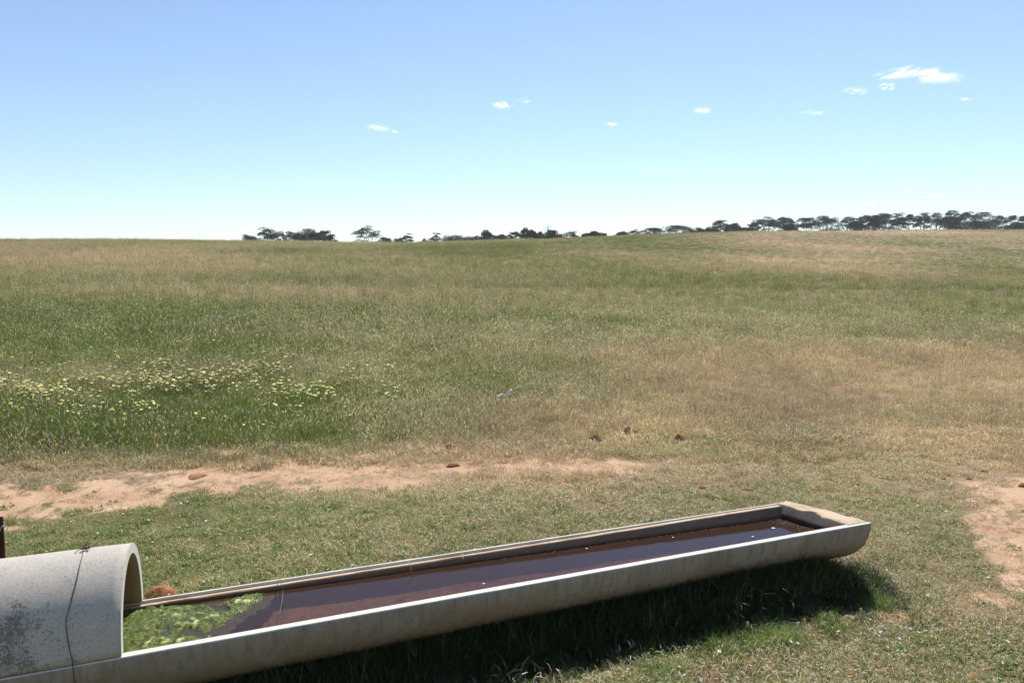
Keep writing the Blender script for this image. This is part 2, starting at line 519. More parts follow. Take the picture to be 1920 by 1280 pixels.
pats = [(306, 1116, .092, .07, .060, 'M_DUNG', "large shaggy red-brown dung pat against the back of the trough beside the cover"),
        (368, 893, .095, .07, .040, 'M_CLOD', "flat bright orange clod on the bare earth strip at left"),
        (843, 842, .062, .05, .075, 'M_DUNG', "upright red-brown dung lump at the grass edge above the bare strip"),
        (848, 874, .068, .05, .032, 'M_DARK', "low dark red-brown pat on the middle of the bare strip"),
        (1117, 826, .10, .06, .055, 'M_DARK', "dark broken pat left of the two orange clods in the dry grass"),
        (1181, 813, .080, .06, .085, 'M_CLOD', "upper of the two orange clods in the dry grass right of centre"),
        (1192, 831, .075, .06, .055, 'M_CLOD', "lower paler orange clod just under the other one"),
        (1273, 825, .062, .055, .06, 'M_DUNG', "dark brown round dung lump right of the orange clods"),
        (1240, 715, .09, .06, .08, 'M_DARK', "small dark lump far out in the pasture right of centre"),
        (1380, 834, .035, .03, .02, 'M_DUNG', "small rusty crumb in the dry grass right of the dark lump"),
        (1462, 806, .04, .03, .03, 'M_DARK', "small dark crumb in the golden grass"),
        (1316, 914, .035, .03, .022, 'M_DARK', "dark crumb in the lawn behind the far end of the trough"),
        (1400, 918, .045, .03, .02, 'M_DARK', "grey-brown flat crumb behind the mortar end of the trough"),
        (1370, 912, .025, .02, .018, 'M_DUNG', "tiny rusty crumb between two darker ones behind the trough"),
        (1768, 898, .035, .025, .02, 'M_DARK', "dark crumb at the top left corner of the right bare patch"),
        (1815, 898, .035, .025, .02, 'M_DARK', "black crumb on the right bare patch near its grass edge"),
        (1845, 884, .04, .03, .022, 'M_DARK', "dark crumb just above the right bare patch"),
        (1918, 912, .035, .03, .045, 'M_DUNG', "dark red clod cut by the right edge of the bare patch"),
        (1597, 1268, .026, .024, .022, 'M_DUNG', "rusty clod in the lawn at the lower right, left one of three"),
        (1658, 1262, .030, .024, .020, 'M_CLOD', "pale rusty clod in the lawn at the lower right, middle one of three"),
        (1826, 1270, .032, .026, .022, 'M_DUNG', "rusty clod in the lawn at the lower right corner, right one of three"),
        (1678, 1155, .028, .022, .018, 'M_DUNG', "rusty clod right of the trough's shadow"),
        (287, 1012, .022, .018, .014, 'M_DUNG', "small red crumb in the turf above the cover"),
        (330, 1058, .020, .018, .014, 'M_DUNG', "small red crumb in the turf right of the cover mouth")]
CLEAR = [(*at(px, py)[:2], max(rx, ry)) for px, py, rx, ry, *_ in pats] + [(*at(945, 752)[:2], .12)]
turf, field, distant = [], [], []
# short lawn round the trough
x, y = wedge(24000, 1.7, 9.5, 1.6)
dry, hgt, bri, dt, X, Y = layout(x, y)
blk, tt, vv = in_trough(x, y)
front = (vv < .1) & (vv > -.27) & (tt < .99)
keep = (~blk) & (hgt < .11) & (rng.random(len(x)) > np.clip(dt * 1.1, 0, .93))
keep &= rng.random(len(x)) < np.where(y < 3.5, .85, .95)
turf.append(emit(keep & ~front, x, y, near_t, np.clip(hgt / .05, .5, 1.9) * rng.uniform(.7, 1.15, len(x)) * np.where(dt > .3, .62, 1),
                 np.clip(dry + .05 + dt * .5, 0, 1), bri * 1.32))
wk = keep & (rng.random(len(x)) < .09) & (dry < .55) & (y < 6.5)
turf.append(emit(wk, x, y, weed_t, rng.uniform(.45, .8, len(x)), dry * .6, bri * 1.3))
# bleached curls of last year's grass lying over the green, and litter on the bare earth
x, y = wedge(8500, 1.7, 9.5, 1.6); dry, hgt, bri, dt, X, Y = layout(x, y); blk, tt, vv = in_trough(x, y)
k = (~blk) & (hgt < .12) & ((vv > .1) | (vv < -.30) | (tt > 1.0)) & (rng.random(len(x)) < .35 + .5 * dry)
turf.append(emit(k, x, y, straw_t, rng.uniform(.4, 1.0, len(x)), np.full(len(x), .97), np.full(len(x), 1.5), .35))
x, y = wedge(30000, 2, 12, 1.2); dry, hgt, bri, dt, X, Y = layout(x, y)
k = (dt > .12) & (fbm(x * 3 + 2, y * 4, 4) + .25 * rng.random(len(x)) > .58)
turf.append(emit(k, x, y, near_t, rng.uniform(.16, .45, len(x)), rng.uniform(.6, 1.1, len(x)), rng.uniform(.55, 1.1, len(x)), .3))
# small taller sprigs standing out of the lawn
x, y = wedge(1500, 1.7, 9, 1.6); dry, hgt, bri, dt, X, Y = layout(x, y); blk, tt, vv = in_trough(x, y)
k = (~blk) & (dt < .3) & (fbm(x * 1.4 + 8, y * 1.4, 3) > .52)
turf.append(emit(k, x, y, lush_t, rng.uniform(.3, .62, len(x)), dry * .9, bri))
# lush growth in the wet shade under the front of the trough
n = 3000; tq = rng.uniform(-.25, 1.015, n); vq = .14 - np.abs(rng.normal(0, .15, n))
d2 = (A1 - A0)[:2]; nn = np.array([-d2[1], d2[0]]) / np.linalg.norm(d2)
x = A0[0] + d2[0] * tq + nn[0] * vq; y = A0[1] + d2[1] * tq + nn[1] * vq
dry, hgt, bri, dt, X, Y = layout(x, y)
turf.append(emit(np.ones(n, bool), x, y, lush_t, np.where(vq > .0, 1.12, .72) * rng.uniform(.5, 1.15, n), np.clip(dry * .25 + rng.normal(.0, .06, n), 0, 1), bri * .42))  # blade colour dimmed to paint in the trough's shadow
# bright clumps at the edge of the shade
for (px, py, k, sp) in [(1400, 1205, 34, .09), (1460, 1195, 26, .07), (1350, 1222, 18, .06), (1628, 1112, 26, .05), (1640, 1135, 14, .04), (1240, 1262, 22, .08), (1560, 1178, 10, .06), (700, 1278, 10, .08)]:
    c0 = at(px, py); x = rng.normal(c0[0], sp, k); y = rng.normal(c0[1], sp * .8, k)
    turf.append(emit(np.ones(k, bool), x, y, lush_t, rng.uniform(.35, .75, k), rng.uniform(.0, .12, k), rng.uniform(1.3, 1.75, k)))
# growth along the back of the trough
n = 420; tq = rng.uniform(-.2, 1.0, n); vq = wid(0) - .06 + np.abs(rng.normal(0, .05, n))
x = A0[0] + d2[0] * tq + nn[0] * vq; y = A0[1] + d2[1] * tq + nn[1] * vq
dry, hgt, bri, dt, X, Y = layout(x, y)
turf.append(emit(np.ones(n, bool), x, y, lush_t, rng.uniform(.5, .95, n), dry * .7, bri))

# pasture beyond the yard
def band(n, d0, d1, p, kinds, div, lo, hi, out, minh=.06, thin=1.0, dirtcut=.97):
    x, y = wedge(n, d0, d1, p)
    dry, hgt, bri, dt, X, Y = layout(x, y)
    k = (hgt > minh) & (rng.random(n) > dt * dirtcut) & (rng.random(n) < thin)
    out.append(emit(k, x, y, kinds, np.clip(hgt / div, lo, hi) * rng.uniform(.65, 1.25, n), np.clip(dry + rng.normal(0, .13, n), .05, 1), bri * rng.uniform(.72, 1.35, n), .1))
band(34000, 5.5, 24, 1.7, mid_t, .19, .42, 1.7, field)
band(7000, 6.5, 26, 1.7, tall_t, .36, .55, 1.15, field, .17, .8)
band(16000, 20, 75, 1.8, mid_t + tall_t, .30, .7, 1.8, field, .0)
band(60000, 40, 330, 1.1, far_t, .36, .55, 1.2, distant, .0)
band(20000, 80, 300, .5, far_t, .36, .55, 1.2, distant, .0)
x, y = wedge(26000, 11, 130, 1.5); dry, hgt, bri, dt, X, Y = layout(x, y)
k = (dt < .2) & (hgt > .11) & (rng.random(len(x)) < .25 + hgt * 1.6)
field.append(emit(k, x, y, stalk_t, np.clip(hgt / .36, .4, 1.1) * rng.uniform(.8, 1.25, len(x)), np.clip(dry + rng.normal(0, .25, len(x)), 0, 1), rng.uniform(.45, 1.5, len(x)), .1))
x, y = wedge(16000, 85, 190, 1.0); dry, hgt, bri, dt, X, Y = layout(x, y)
distant.append(emit((X < 1000) & (Y < 480), x, y, tall_t, rng.uniform(.9, 1.9, len(x)), dry * .7, bri, .1))
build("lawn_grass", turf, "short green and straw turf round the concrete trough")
build("pasture_grass", field, "long mixed green and brown grass of the open pasture")
build("distant_grass", distant, "tall pale grass running up to the skyline crest")

# ------------------------------------------------------------------ concrete
def concrete(name, base, dark, warm, stain=0.4, streak=True, speck=False):
    t = NT(name); c = t.coord()
    col = t.mix(t.ramp(t.noise(c, 5, 6, .65), [(.35, 0.0), (.68, 1.0)]), base, warm)
    col = t.mix(t.math('MULTIPLY', t.ramp(t.noise(c, 3.1, 5, .7, .4), [(.5, 0.0), (.66, 1.0)]), stain), col, dark)
    fine = t.noise(c, 140, 3, .7)
    col = t.mix(1.0, col, t.ramp(fine, [(.3, .78), (.7, 1.12)]), 'MULTIPLY')
    if streak:
        st = t.noise(t.mapping(c, (9, 9, .9)), 4, 4, .6)
        col = t.mix(t.ramp(st, [(.46, 0.0), (.68, .6)]), col, dark)
        pale = t.noise(t.mapping(c, (14, 14, 1.2)), 3.3, 3, .6)
        col = t.mix(t.ramp(pale, [(.66, 0.0), (.76, .35)]), col, (.50, .47, .42))
        # rust-coloured damp rising from the ground
        sep = t.new("ShaderNodeSeparateXYZ"); t.l.new(c, sep.inputs[0])
        up = t.math('SUBTRACT', t.math('MULTIPLY_ADD', t.noise(t.mapping(c, (2, 2, 1)), 3, 4, .6), .34, .16), sep.outputs[2])
        col = t.mix(t.math('MULTIPLY', t.ramp(up, [(.0, 0.0), (.20, 1.0)]), .85), col, (.27, .155, .07))
    if speck:
        # black lichen: dense blotches low on the curve and along the tie wire, sparse near the crown
        sa = t.attr("grime")
        n1 = t.noise(t.mapping(c, (1, 1, 1)), 115, 5, .8); n2 = t.noise(c, 14, 5, .65)
        v = t.math('MULTIPLY_ADD', n1, .9, t.math('MULTIPLY', n2, .45))
        v = t.math('MULTIPLY_ADD', sa, .155, v)
        k = t.ramp(v, [(.77, 0.0), (.88, 1.0)])
        col = t.mix(t.math('MULTIPLY', k, .66), col, (.05, .042, .032))
        wv = t.ramp(t.noise(c, 4.2, 3, .5), [(.70, 0.0), (.75, .8)])
        col = t.mix(wv, col, (.66, .62, .56))
    nb = t.bump(t.mix(.5, fine, t.noise(c, 30, 5, .6)), .35, .004)
    return t.done(t.bsdf(col, .85, nb, .25))
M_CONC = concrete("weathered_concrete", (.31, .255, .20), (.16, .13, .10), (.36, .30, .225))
M_RIM = concrete("sunlit_pale_rim", (.62, .57, .50), (.48, .42, .35), (.66, .62, .55), .35, False)  # lighter copy of the concrete; sunlight on the rims painted into the colour
M_COVER = concrete("lichened_concrete", (.46, .42, .37), (.33, .295, .25), (.52, .46, .385), .3, False, True)
M_SLAB0 = concrete("sandy_mortar", (.54, .39, .25), (.28, .20, .14), (.55, .43, .31), .5, False)
M_SLAB = M_SLAB0
_nt = M_SLAB.node_tree; _b = _nt.nodes["Principled BSDF"]; _src = _b.inputs["Base Color"].links[0].from_socket
_tc = _nt.nodes.new("ShaderNodeTexCoord"); _sx = _nt.nodes.new("ShaderNodeSeparateXYZ"); _nt.links.new(_tc.outputs["Object"], _sx.inputs[0])
_mr = _nt.nodes.new("ShaderNodeMapRange"); _nt.links.new(_sx.outputs[2], _mr.inputs[0]); _mr.inputs[1].default_value = WATER_Z + .030; _mr.inputs[2].default_value = WATER_Z + .012
_mx = _nt.nodes.new("ShaderNodeMix"); _mx.data_type = "RGBA"; _nt.links.new(_mr.outputs[0], _mx.inputs[0]); _nt.links.new(_src, _mx.inputs[6]); _mx.inputs[7].default_value = (.07, .045, .03, 1); _nt.links.new(_mx.outputs[2], _b.inputs["Base Color"])
# wet, iron-stained inside of the pipe
t = NT("stained_basin"); c = t.coord()
sep = t.new("ShaderNodeSeparateXYZ"); t.l.new(c, sep.inputs[0])
dryc = t.mix(t.noise(c, 7, 5, .6), (.155, .105, .08), (.25, .17, .12))
wet = t.mix(t.noise(c, 9, 5, .7), (.115, .052, .032), (.20, .105, .06))
wl_ = t.math('MULTIPLY_ADD', t.noise(c, 12, 4), .016, -.006)
wetk = t.ramp(t.math('ADD', t.math('SUBTRACT', WATER_Z + .016, sep.outputs[2]), wl_), [(.0, 0.0), (.012, 1.0)])
col = t.mix(wetk, dryc, wet)
grn = t.ramp(t.noise(c, 4, 4), [(.5, 0.0), (.7, .35)])
col = t.mix(grn, col, (.10, .085, .045))
M_BASIN = t.done(t.bsdf(col, .7, t.bump(t.noise(c, 35, 6, .75), .6, .01), .3))

M_LEDGE = concrete("iron_stained_ledge", (.52, .34, .19), (.26, .13, .06), (.58, .45, .32), .6, False)
trough = empty("water_trough", (float(A0[0]), float(A0[1]), 0), "long open concrete half-pipe water trough lying on the grass, full of brown water", "trough")

# half pipe, rims and inner face
def half_pipe():
    nt = 150; ts = list(np.linspace(TLEFT - .05, 0, 30)) + list(np.linspace(0.012, 1, nt))
    V, F, M = [], [], []
    prof_n = None
    for ti, t_ in enumerate(ts):
        w = wid(t_); R = w / 2; th = TH / w
        kf = float(sm(.34, .60, t_))                       # near rim: groove opens towards the far end
        kb = .011 - .006 * float(sm(.5, .95, t_))          # far rim: raised outer lip
        wob = lambda s_, a: (float(vnoise(t_ * s_, a)) - .5)
        pts = []
        # outer skin from the front rim down and round to the back rim
        no = 22
        for k in range(no + 1):
            a = math.pi * k / no
            pts.append((.5 - .5 * math.cos(a), -R * math.sin(a) - (0.004 if k in (0, no) else 0)))
        # back rim, from outside in
        e = .0012
        pts += [(1 - .002 / w, 0 + wob(40, 3) * e), (1 - .013 / w + wob(30, 5) * .003, .0005), (1 - .0135 / w + wob(30, 5) * .003, -kb),
                (1 - .020 / w, -kb - .001 * (1 - kf)), (1 - .041 / w + wob(26, 9) * .008, -kb + wob(60, 7) * .002), (1 - th, -kb - .005)]
        # inner skin
        ni = 30; Ri = R - TH
        for k in range(1, ni):
            a = math.pi * k / ni
            pts.append((.5 + (.5 - th) * math.cos(a), -kb * (1 - k / ni) - .002 - Ri * math.sin(a)))
        pts += [(th, -.004), (th - .003 / w, -.0015), (.0275 / w, -.0015 - .001 * kf), (.0262 / w, -.0075 * kf - .001), (.0222 / w, -.0075 * kf - .001),
                (.021 / w, .0002), (.002 / w, .0 + wob(44, 13) * e)]
        for a, z in pts:
            q = sec(t_, a, z)
            if z < -.02: q = q + np.array([0, 0, wob(3, 20) * .002])
            V.append(q)
        np_ = len(pts)
    for i in range(len(ts) - 1):
        for k in range(np_):
            k2 = (k + 1) % np_
            F.append((i * np_ + k, i * np_ + k2, (i + 1) * np_ + k2, (i + 1) * np_ + k))
            M.append(1 if no + 6 <= k < no + 6 + ni else (2 if k in (no + 4, no + 5) else 0 if k <= no else (2 if k == no + 3 else 3)))
    # ring at the far end
    b = (len(ts) - 1) * np_
    F.append(tuple(range(b, b + np_))); M.append(0)
    o = obj("basin", V, F, M_CONC, trough)
    o.data.materials.append(M_BASIN); o.data.materials.append(M_LEDGE); o.data.materials.append(M_RIM)
    o.data.polygons.foreach_set('material_index', M)
    o.data.polygons.foreach_set('use_smooth', [not (no < (i % np_) <= no + 6 or (i % np_) > no + 6 + ni - 1) for i in range(len(F))])
    return o
basin = half_pipe()

# chipped mortar slab closing the far end
def end_slab():
    V, F = [], []
    na, nd, nl = 40, 14, 9
    def P(a, k, z):   # a across, k 0 (inner face) .. 1 (outer face)
        w = wid(1)
        thick = .150 / LEN
        chip = .028 * float(sm(.52, .60, a) - sm(.90, .99, a)) * 0 + .030 * float(sm(.36, .44, a) - sm(.50, .62, a)) + .014 * (float(vnoise(a * 9, 4)) - .5) + .008 * (float(vnoise(a * 31, 8)) - .5)
        tin = 1 - thick * (.92 - .25 * a) + (chip / LEN) * (z > -.03)
        tout = 1 + .004 - .004 * abs(2 * a - 1)
        t_ = tin + (tout - tin) * k
        return sec(t_, a, z)
    # top sheet
    w = wid(1); e0, e1 = .030 / w, 1 - .012 / w
    idx = {}
    for i in range(na + 1):
        a = e0 + (e1 - e0) * i / na
        for j in range(nd + 1):
            k = j / nd
            z = .006 + .008 * (fbm(a * 7, k * 3 + 2, 4) - .5) * 2 - .006 * (1 - min(k * 6, 1)) ** 2 - .008 * (max(0, k - .85) / .15) ** 2
            z -= .014 * float(sm(.62, .9, 1 - a)) * float(sm(.4, 0, k)) * 0
            z *= float(sm(0, .06, i / na))
            idx[i, j] = len(V); V.append(P(a, k, float(z)))
    for i in range(na):
        for j in range(nd): F.append((idx[i, j], idx[i + 1, j], idx[i + 1, j + 1], idx[i, j + 1]))
    # inner and outer faces down to the pipe wall
    for j, sgn in ((0, 1), (nd, -1)):
        prev = [idx[i, j] for i in range(na + 1)]
        for l in range(1, nl + 1):
            cur = []
            for i in range(na + 1):
                a = e0 + (e1 - e0) * i / na
                zb = -(w / 2 - .02) * math.sqrt(max(0, 1 - (2 * a - 1) ** 2)) - .012
                z = -.012 * (l > 0) + (zb + .012) * (l - 1) / (nl - 1) if l > 0 else 0
                q = P(a, j / nd, z if l > 0 else 0)
                q = q + (A1 - A0) / LEN * (.012 * (fbm(a * 12, l * 1.3, 3) - .5)) * (1 if j == 0 else .4)
                cur.append(len(V)); V.append(q)
            for i in range(na):
                f = (prev[i], cur[i], cur[i + 1], prev[i + 1]); F.append(f if sgn == 1 else f[::-1])
            prev = cur
    return obj("end_slab", V, F, M_SLAB, trough)
end_slab()

ex = (A1 - A0) / LEN; ey = np.array([-ex[1], ex[0], 0])

# water
t = NT("murky_water"); c = t.coord()
tr = t.new("ShaderNodeBsdfTransparent"); tr.inputs[0].default_value = (.72, .58, .48, 1)
gl = t.new("ShaderNodeBsdfGlossy"); gl.inputs['Roughness'].default_value = .02
film = t.noise(t.mapping(c, (1, 1, 1)), 26, 4, .6)
nb = t.bump(film, .07, .01); t.l.new(nb, gl.inputs['Normal'])
gl.inputs[0].default_value = (.80, .84, .98, 1)
frn = t.new("ShaderNodeFresnel"); frn.inputs[0].default_value = 1.26
mx = t.new("ShaderNodeMixShader"); t.l.new(frn.outputs[0], mx.inputs[0])
t.l.new(tr.outputs[0], mx.inputs[1]); t.l.new(gl.outputs[0], mx.inputs[2])
murk = t.new("ShaderNodeBsdfDiffuse"); murk.inputs[0].default_value = (.135, .078, .048, 1)
m0 = t.new("ShaderNodeMixShader"); m0.inputs[0].default_value = .24
t.l.new(tr.outputs[0], m0.inputs[1]); t.l.new(murk.outputs[0], m0.inputs[2]); t.l.new(m0.outputs[0], mx.inputs[1])
M_WATER = t.done(mx.outputs[0])
V, F = [], []
ts = np.linspace(TLEFT, 1 - .07 / LEN, 40)
for t_ in ts:
    w = wid(t_); R = w / 2 - TH + .006
    dz = (fr(t_)[2] - .004) - WATER_Z
    hw = math.sqrt(max(R * R - dz * dz, 1e-4)) / w
    for a in (.5 - hw, .5, .5 + hw):
        q = sec(t_, a, 0); q[2] = WATER_Z; V.append(q)
for i in range(len(ts) - 1):
    for k in range(2): F.append((i * 3 + k, i * 3 + k + 3, i * 3 + k + 4, i * 3 + k + 1))
water = obj("water", V, F, M_WATER, origin=(float(A0[0]), float(A0[1]), WATER_Z))
tag(water, "still brown water filling the concrete trough", kind="structure")

# silt bed under the water, deeper and redder in the middle, khaki beside the algae
t = NT("silt"); c = t.coord()
redk = t.attr("redness")
col = t.mix(redk, (.27, .20, .125), (.20, .10, .072))
col = t.mix(t.ramp(t.noise(c, 16, 6, .75), [(.42, 0.0), (.62, .65)]), col, (.09, .045, .04))
col = t.mix(t.ramp(t.noise(c, 90, 3, .7), [(.58, 0.0), (.66, .5)]), col, (.42, .27, .2))
M_SILT = t.done(t.bsdf(col, .9, t.bump(t.noise(c, 25, 5, .7), .8, .02), .1))
V, F, RD = [], [], []
ts = np.linspace(TLEFT, 1, 120); na = 14
for t_ in ts:
    w = wid(t_); R = w / 2 - TH + .004
    zz = .075 + .02 * float(sm(-.1, .5, t_))
    for k in range(na + 1):
        dz = zz + (fr(t_)[2] - WATER_Z)
        hw = math.sqrt(max(R * R - dz * dz, 1e-4)) / w
        a = .5 + hw * (2 * k / na - 1)
        q = sec(t_, a, 0); q[2] = WATER_Z - zz + .022 * (fbm(t_ * 22, a * 3, 4) - .5) + .016 * abs(2 * k / na - 1) ** 3
        V.append(q); RD.append(float(sm(.15, .60, t_ + .15 * (fbm(t_ * 9, a * 3, 3) - .5))))
for i in range(len(ts) - 1):
    for k in range(na):
        b = i * (na + 1) + k; F.append((b, b + 1, b + na + 2, b + na + 1))
obj("silt_bed", V, F, M_SILT, trough, attrs={"redness": RD})

# algae: lumpy floating mats reaching out from beneath the cover
t = NT("algae"); c = t.coord()
hA = t.attr("lump")
col = t.mix(t.ramp(t.noise(c, 80, 5, .75), [(.40, 0.0), (.66, 1.0)]), (.006, .024, .002), (.19, .235, .006))
col = t.mix(t.ramp(hA, [(.38, 0.0), (.95, 1.0)]), col, (.52, .55, .20))  # yellow-green lump tops made paler, their wet glint painted in
nb = t.bump(t.noise(c, 170, 5, .7), .9, .006)
M_ALGAE = t.done(t.bsdf(col, .2, nb, .3, **{'Subsurface Weight': 0.0}))
t = NT("sunken_algae"); c = t.coord()
col = t.mix(t.noise(t.mapping(c, (1, 2, 1)), 40, 5, .7), (.035, .085, .012), (.12, .20, .03))
M_ALGAE2 = t.done(t.bsdf(col, .5, t.bump(t.noise(c, 60, 5, .7), 1, .01), .3))
def algae_sheet(name, base, fn, mat, parent, n1=230, n2=90, t0=-.16, t1=.185):
    V, H_, ok = [], [], []
    for i in range(n1 + 1):
        t_ = t0 + (t1 - t0) * i / n1
        w = wid(t_); R = w / 2 - TH - .004; dz = fr(t_)[2] - WATER_Z
        hw = math.sqrt(R * R - dz * dz) / w
        for j in range(n2 + 1):
            k = j / n2; a = .5 + hw * (2 * k - 1); q = sec(t_, a, 0)
            h, l = fn(t_ * LEN, k, q); q[2] = WATER_Z + base + h; V.append(q); H_.append(l); ok.append(l > -1)
    F = []
    for i in range(n1):
        for j in range(n2):
            b = i * (n2 + 1) + j; f = (b, b + 1, b + n2 + 2, b + n2 + 1)
            if all(ok[v] for v in f): F.append(f)
    used = sorted({v for f in F for v in f}); mp = {v: i for i, v in enumerate(used)}
    return obj(name, [V[v] for v in used], [tuple(mp[v] for v in f) for f in F], mat, parent, attrs={"lump": [H_[v] for v in used]})
alg = empty("algae_mat", (float(sec(.02, .5, 0)[0]), float(sec(.02, .5, 0)[1]), WATER_Z), "bright green slimy algae floating in lumps at the covered end of the trough", "algae")
def lumps(s, k, q):
    n = fbm(q[0] * 17, q[1] * 17, 4); fine = fbm(q[0] * 42 + 3, q[1] * 42, 3); cur = 1 - abs(2 * fbm(q[0] * 30 + 9, q[1] * 24, 3) - 1) * 2.2
    lim = .26 + .30 * k          # the outline runs diagonally: further out along the back wall
    core = float(sm(lim + .04, lim - .08, s))
    isl = max(1.0 * math.exp(-((s - .43) / .07) ** 2 - ((k - .80) / .15) ** 2), 1.05 * math.exp(-((s - .25) / .10) ** 2 - ((k - .52) / .17) ** 2),
              1.0 * math.exp(-((s - .12) / .17) ** 2 - ((k - .14) / .14) ** 2), .72 * math.exp(-((s - .12) / .15) ** 2 - ((k - .75) / .2) ** 2), .62 * float(sm(.20, .0, s)))
    v = isl * .75 + .30 + (n - .5) * 1.0 + (fine - .5) * .3
    cov = float(sm(.30, .60, v)) * core
    if core < .10 or v < .22: return 0, -2
    b_ = isl if s > .05 else isl * .55
    h = -.005 + .007 * cov + (.015 * (fine - .45) + .007 * max(cur, -.3)) * (.35 + .65 * cov) + .006 * isl * cov
    return h, min(1, max(0, 1.15 * b_ * (fine - .36) / .30 * (.35 + .65 * max(cur, 0))))
algae_sheet("floating_lump", -.001, lumps, M_ALGAE, alg)
def sunk(s, k, q):
    lim = .30 + .34 * k; n = fbm(q[0] * 12 + 9, q[1] * 12, 4)
    if s > lim + (n - .5) * .16 or k < .16 * float(sm(.1, .4, s)): return 0, -2
    return -.001 + .016 * (n - .5) + .008 * (fbm(q[0] * 50, q[1] * 50, 3) - .5), .3
algae_sheet("sunken_weed", -.004, sunk, M_ALGAE2, alg, 120, 50)

# specks floating on the water
M_WHITE = plain("petal_white", (.80, .78, .76), .6, .08)
def speck(px, py, s):
    q = at_z(px, py, WATER_Z + .0015); b = []
    for k in range(7):
        an = k * 2 * math.pi / 7; b.append(q + np.array([math.cos(an), math.sin(an), 0]) * s * rng.uniform(.7, 1.2))
    V = b + [v + np.array([0, 0, .002]) for v in b]; n = 7
    F = [tuple(range(n, 2 * n)), tuple(reversed(range(n)))] + [(k, (k + 1) % n, n + (k + 1) % n, n + k) for k in range(n)]
    o = obj("floating_petal", V, F, M_WHITE, origin=q); return o
for (px, py, s, lb) in [(907, 1094, .0065, "white petal afloat alone on the brown middle of the trough water"),
                   (1100, 1028, .0055, "white petal afloat close to the back wall halfway along the trough"),
                   (1450, 990, .011, "largest pale petal afloat on the sky reflection near the mortar end"),
                   (1411, 1006, .007, "pale petal afloat near the front rim by the mortar end"),
                   (1262, 1007, .005, "tiny white petal afloat midway between two larger ones right of centre")]:
    tag(speck(px, py, s), lb, "petal", "white petals afloat on the trough water")

V, F = [], []
for i in range(1500):
    if i < 1000: t_ = 1 - abs(random.gauss(0, .22)); a_ = 1 - TH / wid(t_) - .022 - abs(random.gauss(0, .028))
    elif i < 1350: t_ = 1 - .16 / LEN - abs(random.gauss(0, .018)); a_ = random.uniform(.2, .9)
    else: t_ = random.uniform(.18, .95); a_ = random.uniform(.15, .88)
    q = sec(t_, a_, 0); q[2] = WATER_Z + .0015 + random.uniform(0, .002); r0 = random.uniform(.0006, .0024) if i < 1350 else random.uniform(.0006, .0015); b = len(V); an = random.uniform(0, 6.28)
    for k in range(4): V.append(q + np.array([math.cos(an + k * 1.57) * (1 + (k % 2)), math.sin(an + k * 1.57), random.uniform(-.2, .3)]) * r0)
    F.append((b, b + 1, b + 2, b + 3))
o = obj("floating_debris", V, F, plain("leaf_debris", (.20, .14, .09), .8, .4, 90), origin=sec(.5, .5, 0), smooth=False)
tag(o, "brown crumbs of debris gathered along the back waterline", "debris", kind="stuff")

# ------------------------------------------------------------------ the upturned half-pipe cover
def cover():
    V, F, G = [], [], []
    cross = []
    ts = np.linspace(TLEFT - .05, 0, 70)
    no = 40
    topx = .058
    for t_ in ts:
        w = wid(t_); R = w / 2
        out = []
        for k in range(no + 1):
            a = math.pi * k / no
            cz = math.sin(a); x = -math.cos(a)
            # straight short legs, then the arch
            z = .006 + (R + topx) * cz ** .93
            out.append((.5 + .5 * x * (1.0 + .0 * cz), z))
        inn = []
        for k in range(no + 1):
            a = math.pi * (1 - k / no)
            inn.append((.5 - (.5 - .040 / w) * math.cos(a), .006 + (R + topx - .040) * math.sin(a) ** .93))
        pts = out + inn
        for i, (a, z) in enumerate(pts):
            q = sec(t_, a, z)
            q = q + np.array([0, 0, 1]) * (float(vnoise(t_ * 18, a * 3)) - .5) * .002 * (z > .02)
            V.append(q)
            s = -t_ * LEN   # metres from the mouth
            low = float(sm(.95, .45, z / (R + topx))) * (a < .5)
            wire = math.exp(-((s - .33) / .07) ** 2) * .55 * float(sm(.8, .5, z / (R + topx)))
            G.append(min(1, (.15 + .62 * low) * float(sm(.0, .5, s + .05)) + wire) * (1 if i <= no else 0))
    m = len(pts)
    for i in range(len(ts) - 1):
        for k in range(m):
            k2 = (k + 1) % m; F.append((i * m + k, i * m + k2, (i + 1) * m + k2, (i + 1) * m + k))
    b = (len(ts) - 1) * m
    for k in range(no):   # the visible ring of the mouth
        F.append((b + k, b + k + 1, b + m - 2 - k, b + m - 1 - k))
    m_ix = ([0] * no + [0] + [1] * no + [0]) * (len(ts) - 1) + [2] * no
    o = obj("trough_cover", V, F, M_COVER, origin=(float(fr(0)[0]), float(fr(0)[1]), RIM), attrs={"grime": G})
    o.data.polygons.foreach_set('use_smooth', [i < len(F) - no for i in range(len(F))])
    o.data.materials.append(M_CONC); o.data.materials.append(M_RIM); o.data.polygons.foreach_set('material_index', m_ix)  # inner face gets darker concrete, painting in the shade under the arch
    bm = bmesh.new(); bm.from_mesh(o.data)
    bmesh.ops.recalc_face_normals(bm, faces=bm.faces); bm.to_mesh(o.data); bm.free()
    return tag(o, "lichen-speckled grey concrete half-pipe laid upside down over the trough's left end", "cover")
cover()

